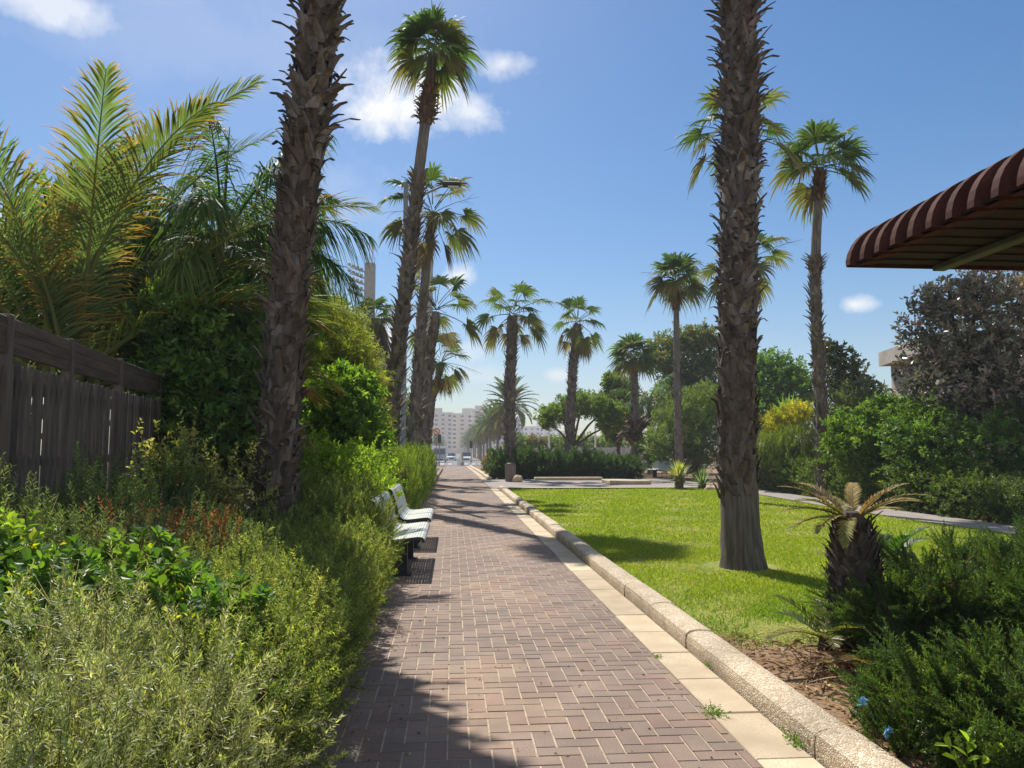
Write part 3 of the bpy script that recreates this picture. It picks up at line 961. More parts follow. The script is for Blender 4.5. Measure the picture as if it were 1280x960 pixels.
for i, (az, el, L, ar, op) in enumerate(specs):
    sx, sy = .22 * random.gauss(0, 1), .22 * random.gauss(0, 1)
    z0 = 1.0 + .7 * random.random()
    tube(gs, [(sx * .8, sy * .8, -.2), (sx, sy, z0 * .6), (sx, sy, z0 + .05)], (.06, .05, .035), 7, (.9, 1.0, .55))
    frond(g, (sx, sy, z0), rad(az) + .15 * random.gauss(0, 1), rad(el), L * 1.06, ar + (.4 if el > 55 else .1), 104, .95, .027, .5, .36, (ARC if op < .85 else ARC + ORG[:1]), ORG, min(1, op * 1.15), .22, .034, (.26, .26, .09), plum=.06)
g.build('crown', M['palm'], o)
gs.build('trunk', M['wood'], o)

# second cane palm at the left margin
cb = at(-40, 480, 11.6)
o = thing('cane_palm', 'smaller yellow green cane palm cut by the left margin behind the fence', 'palm tree', (cb[0], 11.6, .4))
g = GB(); gs = GB()
for i in range(17):
    az = i * 2.4; z0 = 1.0 + .6 * random.random()
    sx, sy = .2 * random.gauss(0, 1), .2 * random.gauss(0, 1)
    tube(gs, [(sx * .8, sy * .8, -.2), (sx, sy, z0 * .6), (sx, sy, z0 + .05)], (.06, .05, .035), 7, (.9, 1.0, .55))
    frond(g, (sx, sy, z0), az, rad(86 - i * 3.2), 4.6, .75 + i * .05, 90, .88, .027, .5, .3, ARC, ORG, .12, .2, .028, (.22, .23, .08), plum=.05)
g.build('crown', M['palm'], o); gs.build('trunk', M['wood'], o)


def queen(name, label, base, H, n, L, ll, cols, seed, low=-25, plum=.5, droop=.75, lw=.03, nl=62, spear=True, tr=.13, grp=None):
    o = thing(name, label, 'palm tree', base, 0, grp)
    g = GB()
    for i in range(n):
        t = (i + .5) / n
        frond(g, (.08 * math.cos(i * 2.4), .08 * math.sin(i * 2.4), H + .15 - .3 * t), i * 2.39996 + .2 * random.gauss(0, 1), rad(70 + (low - 70) * t), L * (.85 + .25 * random.random()), .9 + .7 * t, nl, ll, lw, .1,
              droop, cols, [(.25, .2, .05)], .12, .14, .026, (.12, .14, .05), plum=plum)
    if spear:
        tube(g, [(0, 0, H), (.02, 0, H + 1.2), (.05, 0, H + 1.95)], (.03, .022, .006), 5, (.09, .11, .04))
    g.build('crown', M['palm'], o)
    g = GB()
    tube(g, [(0, 0, -.3), (.03, 0, H * .5), (0, 0, H + .1)], (tr * 1.25, tr, tr * .85), 12, (1.1, 1.1, 1.05), 0, True, True, .03)
    g.build('trunk', M['bark'], o)
    return o


QC = [(.045, .085, .025), (.06, .10, .03), (.035, .07, .022), (.075, .11, .03)]
b0 = at(272, 500, 12.5)
queen('queen_palm', 'dark feathery palm with weeping fronds and upright spear behind the near trunk', (b0[0], 12.5, .4), 4.35, 26, 2.3, .7, QC, 3, low=-42, nl=84, droop=.9)
b0 = at(350, 520, 15.5)
queen('queen_palm', 'feathery palm with yellowing fronds hanging right of the near left trunk', (b0[0], 15.5, .4), 5.0, 20, 1.3, .5, QC + [(.14, .14, .03)], 4, low=-55, spear=False, nl=76, droop=.9)
b0 = at(812, 560, 46)
queen('queen_palm', 'green feathery palm right behind the fan palm with the brown frond ring', (b0[0], 46, 0), 4.4, 17, 2.6, .6, [(.07, .12, .03), (.09, .14, .035)], 5, low=-40, lw=.05, nl=44, spear=False)

# row of date palms along the street
random.seed(77)
g = GB()
for i in range(52):
    t = (i + .5) / 52
    frond(g, (.15 * math.cos(i * 2.4), .15 * math.sin(i * 2.4), 0.2 - .5 * t), i * 2.39996 + .2 * random.gauss(0, 1), rad(82 - 120 * t), 2.9 * (.85 + .25 * random.random()), .7 + .5 * t, 34, .52, .085, .4, .12,
          [(.075, .095, .045), (.095, .115, .05), (.06, .08, .035)] if t < .75 else [(.12, .11, .05), (.16, .12, .06)], None, 0, .15, .035, (.15, .14, .07), segs=(0, .5, 1))
DATE = g.mesh('crown', M['palm'])
g = GB()
tube(g, [(0, 0, -.6), (0, 0, 1), (0, 0, 3), (0, 0, 6.0)], (.26, .19, .18, .2), 10, (1, 1, 1), 1, True, True, .03)
boots(g, np.array([(0, 0, 0.2), (0, 0, 6)]), lambda s: .175 + 0 * s, 0, 1, 26, .15, .35, BOOTC)
boots(g, np.array([(0, 0, 5.2), (0, 0, 6)]), lambda s: .2 + 0 * s, 0, 1, 60, .32, .8, BOOTC2)
DTR = g.mesh('trunk', [M['boot'], M['bark']])
dl = 'feathery date palm in the receding street row beyond the path'
row = [(5.9, 80, 1.08, 'tallest date palm of the street row, feathery crown behind the sturdy fan palm'), (6.0, 103, 1.0, 'second date palm of the street row, full crown left of the sturdy fan palm trunk')]
row += [(6.0 + .2 * random.gauss(0, 1), y, .93 + .12 * random.random(), dl) for y in (120, 134, 147, 160, 174, 190, 208, 226, 246, 268, 292, 320, 350, 390)]
row += [(-5.4 + .2 * random.gauss(0, 1), y, .8 + .1 * random.random(), 'feathery date palm on the far left side of the street') for y in (250, 280, 310, 345)]
for (x, y, sc, lb) in row:
    o = thing('date_palm', lb, 'palm tree', (x, y, float(G(y))), random.random() * 6, 'date palms along the street')
    inst('trunk', DTR, o, sc=sc); inst('crown', DATE, o, (0, 0, 6.0 * sc), random.random() * 6, sc)


# ------------------------------------------------------------------ shrubs, hedges, broadleaf trees
def shrub(name, label, lobes, n, kind, cat='shrub', grp=None, zmin=None, stemcol=(.09, .065, .045), extra_cols=None, core=True, scale=1.0):
    """lobes: world (x,y,z,rx,ry,rz); kind picks leaf shape and colour"""
    lobes = np.asarray(lobes, float)
    bx, by = lobes[0, 0], lobes[0, 1]
    bz = (bedz(bx, by) if bx < PL else float(G(by)))
    o = thing(name, label, cat, (bx, by, bz), 0, grp)
    loc = lobes.copy(); loc[:, :3] -= np.array([bx, by, bz])
    zm = -.02 if zmin is None else zmin - bz
    g = GB()
    K = KINDS[kind]
    P, D = blob(loc, n, K.get('shell', .4), K.get('rough', .14), zm, 0.0, K.get('sq', 2.0))
    T = unit(D * K.get('out', .6) + zz * K.get('up', .5) + K.get('rnd', .5) * R.standard_normal(P.shape))
    cols = extra_cols or K['cols']
    if K.get('plume'):
        m_, pl_, pr_ = K['plume']
        q = max(8, n // m_)
        Pc, Tc = P[:q], T[:q]
        t_ = R.random((q, m_, 1)) ** .8
        ref = sphere(q)[:, None]
        off = R.standard_normal((q, m_, 3)) * pr_ * (1.05 - .75 * t_)
        P = (Pc[:, None] + Tc[:, None] * (t_ - .55) * pl_ * scale + off * scale).reshape(-1, 3)
        T = unit((Tc[:, None] * 1.1 + off / pr_ * .33 + .18 * R.standard_normal((q, m_, 3))).reshape(-1, 3))
        if zm is not None:
            kp = P[:, 2] > zm; P, T = P[kp], T[kp]
    P2 = P - T * K['tl'] * .5
    twigs(g, P2, T, K['k'], K['tl'] * scale, K['L'] * scale, K['W'] * scale, cols, K.get('A', 55), K.get('mode', 'thin'), stem=K.get('stem', None), sw=K.get('sw', .004), jitter=K.get('jit', .25),
          fold=K.get('fold', .25), curl=K.get('curl', .15), bare=K.get('bare', 0), cvar=K.get('cvar', .18), droop=K.get('droop', 0))
    if K.get('acc'):
        sh, ac = K['acc']
        m_ = int(n * sh)
        if m_:
            i = R.integers(0, len(P), m_)
            twigs(g, P2[i] + T[i] * K['tl'] * .4, T[i], max(3, K['k'] // 2), K['tl'] * .8 * scale, K['L'] * scale, K['W'] * scale, ac, K.get('A', 55), K.get('mode', 'thin'), cvar=.15)
    if kind in ('rosemary', 'fine', 'sage', 'round') and by < 9:
        nt_ = int(110 + n * .04)
        i = R.integers(0, len(P), nt_)
        for sgn in (0, 1):
            strips(g, P[i] - T[i] * .06, unit(T[i] + .7 * R.standard_normal((nt_, 3))), sphere(nt_), (.07 + .10 * R.random(nt_)), .003, pal([(.22, .18, .14), (.30, .25, .2), (.15, .11, .085)], nt_), ts=(0, .4, .75, 1), ws=(1, .8, .6, .3), droop=.3 * R.standard_normal(nt_))
    g.build('foliage', M[K.get('mat', 'leaf')], o)
    # woody inside: branches from the foot to the lobes
    g = GB()
    if len(loc) > 1: tube(g, [(q[0] * .7, q[1] * .7, -.08) for q in loc], .03, 5, (1, 1, 1), 0, True, False)
    for q in loc:
        for _ in range(9 if core else 3):
            e = q[:3] + sphere(1)[0] * q[3:] * .75
            s = np.array([q[0] * .7 + .05 * random.gauss(0, 1), q[1] * .7 + .05 * random.gauss(0, 1), -.05])
            if e[2] < .05: e[2] = .05
            mid = (s + e) / 2 + .1 * q[3:] * R.standard_normal(3)
            r_ = .012 + .012 * max(q[3:])
            tube(g, [s, mid, e], (r_, r_ * .7, r_ * .3), 5, (1, 1, 1), 0, False)
    g.build('stems', M['wood'], o)
    return o


KINDS = {
    'rosemary': dict(sq=2.6, k=40, tl=.15, L=.027, W=.0056, A=62, curl=.03, fold=.1, cols=[(.14, .16, .065), (.20, .21, .09), (.10, .125, .05), (.27, .27, .13)], up=.5, out=.7, rnd=.35, stem=(.10, .09, .05), sw=.003, mat='needle', shell=.45, rough=.3),
    'fine': dict(sq=4.0, k=30, tl=.13, L=.021, W=.0085, A=58, cols=[(.085, .12, .035), (.12, .145, .045), (.065, .095, .028), (.16, .175, .06)], up=.6, out=.6, rnd=.4, stem=(.10, .08, .05), sw=.003, mat='leaf', shell=.4, rough=.15, acc=(.12, [(.2, .22, .04), (.24, .25, .06)])),
    'round': dict(k=9, tl=.12, L=.058, W=.036, A=68, cols=[(.05, .10, .018), (.075, .13, .02), (.04, .085, .02)], up=.8, out=.45, rnd=.35, mode='round', stem=(.1, .07, .045), sw=.005, mat='gloss', shell=.5, rough=.2, bare=.45,
                  acc=(.16, [(.20, .22, .02), (.26, .25, .03)]), fold=.12),
    'sage': dict(k=24, tl=.26, L=.034, W=.009, A=55, cols=[(.075, .10, .045), (.10, .125, .055), (.06, .085, .04)], up=1.3, out=.35, rnd=.3, stem=(.08, .075, .045), sw=.004, mat='needle', shell=.5, rough=.25),
    'lemon': dict(sq=3.0, k=12, tl=.16, L=.06, W=.034, A=60, cols=[(.10, .16, .02), (.15, .19, .025), (.075, .13, .018)], up=.6, out=.6, rnd=.5, mode='round', mat='leaf', shell=.45, rough=.2),
    'clip': dict(sq=4.0, k=22, tl=.22, L=.04, W=.012, A=45, cols=[(.085, .13, .02), (.12, .155, .028), (.065, .11, .018)], up=1.1, out=.4, rnd=.3, mat='leaf', shell=.35, rough=.1, stem=(.1, .08, .05)),
    'juniper': dict(plume=(22, .27, .052), k=38, tl=.15, L=.021, W=.0062, A=42, cols=[(.04, .075, .018), (.06, .105, .02), (.03, .06, .018), (.085, .13, .025)], up=.25, out=.8, rnd=.5, mat='needle', shell=.6, rough=.3, stem=(.08, .06, .04), cvar=.16),
    'juniper_far': dict(plume=(14, .5, .1), k=14, tl=.26, L=.085, W=.03, A=42, cols=[(.035, .065, .018), (.05, .085, .02), (.028, .055, .018)], up=.5, out=.8, rnd=.5, mat='needle', shell=.5, rough=.25, cvar=.25),
    'hedge': dict(sq=2.8, k=10, tl=.15, L=.062, W=.036, A=60, cols=[(.05, .085, .02), (.075, .11, .025), (.10, .125, .03), (.045, .075, .02)], up=.5, out=.7, rnd=.5, mode='round', mat='gloss', shell=.4, rough=.16, cvar=.22),
    'citrus': dict(k=9, tl=.2, L=.10, W=.05, A=62, cols=[(.05, .10, .018), (.075, .13, .02), (.11, .165, .022)], up=.4, out=.6, rnd=.6, mode='round', mat='gloss', shell=.5, rough=.18, cvar=.22),
    'ficus': dict(k=8, tl=.22, L=.10, W=.048, A=62, cols=[(.04, .08, .02), (.055, .10, .024), (.08, .125, .026)], up=.2, out=.6, rnd=.6, mode='round', mat='gloss', shell=.55, rough=.2, cvar=.25),
    'feather': dict(k=20, tl=.45, L=.13, W=.018, A=60, cols=[(.13, .16, .025), (.17, .19, .03), (.10, .135, .02), (.2, .2, .04)], up=.2, out=.7, rnd=.5, mat='leaf', shell=.6, rough=.25, droop=.35, stem=(.1, .08, .05), sw=.008),
    'tree': dict(k=9, tl=.34, L=.17, W=.085, A=62, cols=[(.045, .085, .018), (.065, .11, .022), (.09, .13, .028)], up=.3, out=.6, rnd=.6, mode='round', mat='leaf', shell=.5, rough=.2, cvar=.25),
    'magnolia': dict(k=7, tl=.24, L=.17, W=.08, A=66, cols=[(.08, .09, .06), (.12, .12, .085), (.14, .105, .085), (.18, .115, .095), (.10, .105, .065)], up=.3, out=.6, rnd=.6, mode='round', mat='shiny', shell=.6, rough=.18, cvar=.25, jit=.8, curl=.05, fold=.08),
    'olive': dict(k=16, tl=.3, L=.10, W=.026, A=55, cols=[(.09, .11, .055), (.12, .135, .07), (.07, .09, .045)], up=.3, out=.6, rnd=.6, mat='leaf', shell=.6, rough=.2),
    'yellow': dict(k=12, tl=.26, L=.09, W=.04, A=60, cols=[(.30, .25, .02), (.36, .31, .02), (.15, .18, .02), (.10, .14, .02)], up=.5, out=.6, rnd=.5, mat='leaf', shell=.4, rough=.25),
    'dry': dict(k=14, tl=.2, L=.04, W=.014, A=55, cols=[(.26, .10, .035), (.2, .09, .04), (.32, .15, .05)], up=1.0, out=.4, rnd=.4, mat='dry', shell=.7, rough=.3, stem=(.14, .09, .06)),
    'scrag': dict(k=9, tl=.3, L=.05, W=.026, A=60, cols=[(.17, .17, .06), (.22, .2, .08), (.12, .14, .045)], up=.8, out=.5, rnd=.6, mode='round', mat='leaf', shell=.85, rough=.3, stem=(.13, .10, .07), sw=.006, bare=.35),
}
M['shiny'] = leaf_mat('leaf_shiny', .27, .2, (1.5, 1.4, .8), 1.0)

LEAF_GAIN = 1.8
GL = 'shrubs of the left bed'
# near bed, path side to fence side
shrub('rosemary_bush', 'pale spiky rosemary in the bottom left corner of the bed', [(-1.15, 2.15, .36, .48, .5, .36), (-.95, 2.75, .34, .36, .4, .32), (-1.35, 1.6, .34, .4, .45, .34)], 2300, 'rosemary', grp=GL)
shrub('rosemary_bush', 'rounded rosemary mound ringed by big round leaves in the near bed', [(-1.45, 3.15, .45, .42, .42, .36), (-1.2, 3.5, .42, .34, .34, .3)], 1300, 'rosemary', grp=GL)
shrub('hedge_shrub', 'fine leaved hedge shrub overhanging the shaded edging stones closest to the camera', [(-.86, 3.45, .36, .30, .52, .30), (-.84, 4.15, .36, .30, .5, .31), (-1.3, 4.2, .40, .42, .5, .30)], 2600, 'fine', grp=GL)
shrub('round_leaf_shrub', 'glossy round leaved shrub with lime new growth left of the rosemary mound', [(-2.05, 3.6, .5, .5, .5, .38), (-1.75, 4.25, .52, .48, .42, .36), (-2.5, 4.2, .55, .45, .5, .38)], 1300, 'round', grp=GL)
shrub('round_leaf_shrub', 'small round leaved shrub between the rosemary mound and the fine leaved hedge', [(-1.32, 3.85, .5, .26, .3, .34), (-1.0, 3.72, .5, .2, .22, .26)], 330, 'round', grp=GL)
shrub('hedge_shrub', 'bright fine leaved hedge shrub mid way along the bed with dry twigs on top', [(-.88, 5.0, .36, .32, .6, .32), (-.89, 5.95, .36, .32, .6, .33), (-1.4, 5.4, .40, .5, .7, .32)], 2900, 'fine', grp=GL)
shrub('hedge_shrub', 'upright fine leaved hedge shrub closest to the near bench end', [(-.92, 7.0, .38, .34, .7, .36), (-.93, 8.25, .42, .33, .62, .46), (-1.6, 7.0, .4, .45, .7, .32)], 3000, 'fine', grp=GL)
shrub('low_shrub', 'grey green low shrub spreading in front of the fence', [(-2.2, 5.3, .5, .6, .6, .42), (-2.9, 5.2, .55, .5, .7, .45), (-2.0, 6.2, .45, .55, .6, .36)], 2200, 'sage', grp=GL)
shrub('sage_shrub', 'tall upright sage spikes against the fence at the left margin', [(-2.95, 4.75, .8, .35, .5, .62), (-3.0, 5.5, .6, .3, .4, .5)], 900, 'sage', grp=GL, extra_cols=[(.10, .13, .05), (.14, .165, .07), (.08, .11, .04)])
shrub('sage_shrub', 'dark green leafy weeds growing along the foot of the fence', [(-2.8, 6.5, .6, .42, .7, .62), (-2.75, 7.6, .6, .42, .7, .68), (-2.3, 7.4, .42, .5, .6, .36)], 1600, 'sage', grp=GL, extra_cols=[(.05, .085, .03), (.07, .105, .035), (.04, .07, .025)])
shrub('dry_shrub', 'rust brown dried flower stalks in front of the fence', [(-2.3, 5.75, .75, .42, .3, .26), (-1.9, 6.1, .72, .3, .25, .24)], 170, 'dry', grp=GL)
shrub('straggly_shrub', 'straggly pale leaved shrub catching light beside the fence end', [(-2.75, 8.1, 1.05, .5, .5, .62), (-2.35, 8.6, .8, .4, .4, .6)], 330, 'scrag', grp=GL)
shrub('leafy_branch_shrub', 'bright leaved shrub arching in from the left margin below the fence', [(-2.75, 4.6, .75, .35, .4, .36)], 170, 'lemon', grp=GL)
shrub('low_shrub', 'light green undergrowth around the foot of the near left palm', [(-2.2, 7.9, .4, .5, .5, .36), (-1.75, 8.2, .4, .4, .4, .36), (-2.75, 8.9, .5, .4, .5, .5), (-1.5, 9.0, .45, .3, .5, .42)], 1500, 'fine', grp=GL, extra_cols=[(.085, .115, .03), (.11, .14, .04), (.14, .16, .05)])
# bench stretch
shrub('hedge_shrub', 'fine leaved hedge shrub directly behind the near bench', [(-1.3, 9.3, .45, .38, .7, .55), (-1.32, 10.4, .45, .38, .7, .58), (-1.8, 9.8, .5, .5, .8, .6)], 2000, 'fine', grp=GL)
shrub('broadleaf_hedge', 'lime green broad leaved hedge behind the far bench', [(-1.45, 12.0, .6, .5, 1.0, .75), (-1.5, 13.6, .65, .52, .9, .8), (-2.2, 12.6, .7, .7, 1.2, .78), (-2.2, 14.3, .7, .7, 1.0, .8)], 2600, 'lemon', grp=GL)
shrub('clipped_hedge', 'upright feathery clipped hedge running beside the path past the benches', [(-1.1, 15.6, .65, .42, .9, .72), (-1.1, 17.4, .68, .44, 1.2, .74), (-1.1, 19.6, .7, .44, 1.4, .76), (-1.1, 22.2, .7, .45, 1.5, .78), (-1.1, 25, .7, .45, 1.6, .78), (-1.1, 28, .65, .45, 1.7, .75)], 6000, 'clip', grp=GL)
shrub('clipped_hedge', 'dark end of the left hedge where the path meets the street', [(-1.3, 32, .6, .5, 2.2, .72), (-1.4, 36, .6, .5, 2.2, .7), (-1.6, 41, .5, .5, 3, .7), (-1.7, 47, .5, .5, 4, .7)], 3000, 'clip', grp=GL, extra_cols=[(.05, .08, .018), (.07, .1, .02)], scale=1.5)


def stem_tree(o, base, H, r, limbs, spread, col=(1, 1, 1), lean=(0, 0), n=9):
    g = GB()
    top = np.array([lean[0], lean[1], H])
    tube(g, [(0, 0, -.2), top * .5 + np.array([.03, .02, 0]), top], (r * 1.25, r, r * .8), n, col, 0, False, True, .04)
    for e in limbs:
        e = np.array(e, float)
        mid = top + (e - top) * .5 + np.array([0, 0, .08 * H]) * .6 + .06 * H * R.standard_normal(3) * .5
        tube(g, [top * .92, mid, e], (r * .6, r * .38, r * .15), 6, col, 0, False, True, .04)
        for _ in range(3):
            q = e + sphere(1)[0] * spread * .6
            tube(g, [mid * .4 + e * .6, (e + q) / 2, q], (r * .22, r * .15, r * .06), 5, col, 0, False)
    return g.build('trunk', M['wood'], o)


def tree(name, label, base, lobes, n, kind, trunkH, tr, grp=None, cols=None, scale=1.0, cat='tree', trc=(1, 1, 1)):
    """lobes in world coordinates"""
    bx, by = base
    bz = bedz(bx, by) if bx < PL else float(G(by))
    o = thing(name, label, cat, (bx, by, bz), 0, grp)
    loc = np.asarray(lobes, float).copy(); loc[:, :3] -= np.array([bx, by, bz])
    K = KINDS[kind]
    g = GB()
    P, D = blob(loc, n, K.get('shell', .5), K.get('rough', .2), .1)
    T = unit(D * K['out'] + zz * K['up'] + K['rnd'] * R.standard_normal(P.shape))
    twigs(g, P - T * K['tl'] * .5 * scale, T, K['k'], K['tl'] * scale, K['L'] * scale, K['W'] * scale, cols or K['cols'], K['A'], K.get('mode', 'thin'), stem=K.get('stem', None), sw=K.get('sw', .006) * scale,
          jitter=K.get('jit', .25), curl=K.get('curl', .15), cvar=K.get('cvar', .18), droop=K.get('droop', 0))
    g.build('crown', M[K.get('mat', 'leaf')], o)
    stem_tree(o, base, trunkH, tr, loc[:, :3], float(loc[:, 3:].mean()), trc)
    return o


def PX(px, py, Y): return tuple(at(px, py, Y))


def L(px, py, Y, rx, ry, rz):
    p = at(px, py, Y)
    return (p[0], p[1], p[2], rx, ry, rz)


GT = 'trees behind the left hedge'
tree('shade_tree', 'dark dense tree shading the gap between the fence and the near left palm', (gx(255, 10.8), 10.8), [L(255, 480, 10.6, .9, .8, .8), L(235, 420, 11.0, .8, .8, .6), L(285, 440, 11.2, .7, .8, .8), L(250, 545, 10.4, .9, .7, .6), L(300, 540, 10.8, .7, .7, .6)], 3600, 'ficus', 1.2, .12, GT)
tree('shade_tree', 'dark foliage filling the space behind the big cane palm', (gx(90, 13), 13), [L(60, 400, 13, 1.4, 1.2, 1.1), L(150, 380, 13.5, 1.4, 1.2, 1.2), L(220, 360, 14, 1.3, 1.2, 1.2), L(-20, 380, 13, 1.4, 1.2, 1.3), L(110, 300, 14, 1.3, 1.1, 1.0), L(200, 440, 13, 1.2, 1.1, .9)], 4200, 'ficus', 1.6, .16, GT, cols=[(.05, .09, .022), (.065, .115, .025), (.09, .13, .025)], scale=1.15)
tree('feathery_tree', 'yellow green weeping tree right of the near left palm trunk', (gx(415, 19), 19), [L(405, 450, 18.5, .9, 1, .9), L(430, 470, 19, .9, 1, .8), L(395, 400, 19, .8, .9, .7), L(455, 520, 19, .6, .8, .7), L(425, 420, 19.5, .7, .8, .6)], 2300, 'feather', 2.2, .13, GT)
tree('citrus_tree', 'glossy dark green round shrub tree under the yellow green weeping tree', (gx(425, 15.5), 15.5), [L(420, 520, 15.5, .75, .8, .75), L(445, 548, 15.3, .6, .7, .55), L(395, 550, 15.5, .7, .7, .5), L(435, 490, 15.8, .6, .6, .5)], 2600, 'citrus', .8, .1, GT)
tree('olive_tree', 'grey green small tree below the stubby skirted palm', (gx(482, 27), 27), [L(482, 478, 27, .6, .8, 1.0), L(470, 520, 27, .7, .8, .9), L(495, 530, 27.5, .7, .8, .9)], 1200, 'olive', 1.5, .1, GT)
tree('shade_tree', 'dark trees filling the gaps between the left palm trunks', (gx(500, 52), 52), [L(480, 520, 50, 2.2, 2, 2.0), L(498, 535, 52, 1.6, 2, 1.6), L(455, 500, 50, 2.4, 2, 2.2), L(519, 550, 56, .8, 1.2, 1.0)], 3200, 'tree', 1.8, .2, GT)
tree('conifer', 'dark layered conifer top showing between the near palm trunk and the floodlight column', (gx(424, 30), 30), [L(424, 385, 30, .4, .4, .5), L(424, 402, 30, .8, .8, .22), L(426, 420, 30, 1.0, 1.0, .22), L(424, 440, 30, 1.2, 1.2, .25), L(424, 465, 30, 1.3, 1.3, .3)], 1500, 'juniper_far', 5.0, .14, GT, cols=[(.02, .045, .02), (.03, .06, .022)], scale=1.2)

LEAF_GAIN = 1.55
# right side: hedges beyond the asphalt path
GRH = 'shrubs right of the side path'
hl = ['dark low hedge at the right margin beside the side path', 'low hedge under the bronze leaved tree', 'rounded glossy hedge section right of the cycad fronds', 'glossy hedge section behind the cycad fronds', 'hedge section in front of the awning side palm',
      'hedge section between the lawn palm and the yellow bush', 'hedge section immediately right of the lawn palm trunk', 'hedge section hidden partly by the lawn palm trunk', 'rounded shrub left of the lawn palm behind the yuccas']
for i, (y, h) in enumerate(((13.6, .85), (15.4, .8), (17.0, 1.0), (18.8, 1.15), (20.8, 1.15), (22.8, 1.2), (25, 1.25), (27.4, 1.3), (29.8, 1.35))):
    x = 11.35 + .25 * math.sin(y * .3)
    shrub('hedge_shrub', hl[i], [(x, y, h * .45, .75, 1.15, h * .55), (x + .9, y + .3, h * .55, .8, 1.2, h * .55), (x + .2, y - .7, h * .4, .6, .6, h * .5)], 1500, 'hedge', grp=GRH,
          extra_cols=[(.04, .065, .02), (.055, .08, .022)] if i < 2 else None)
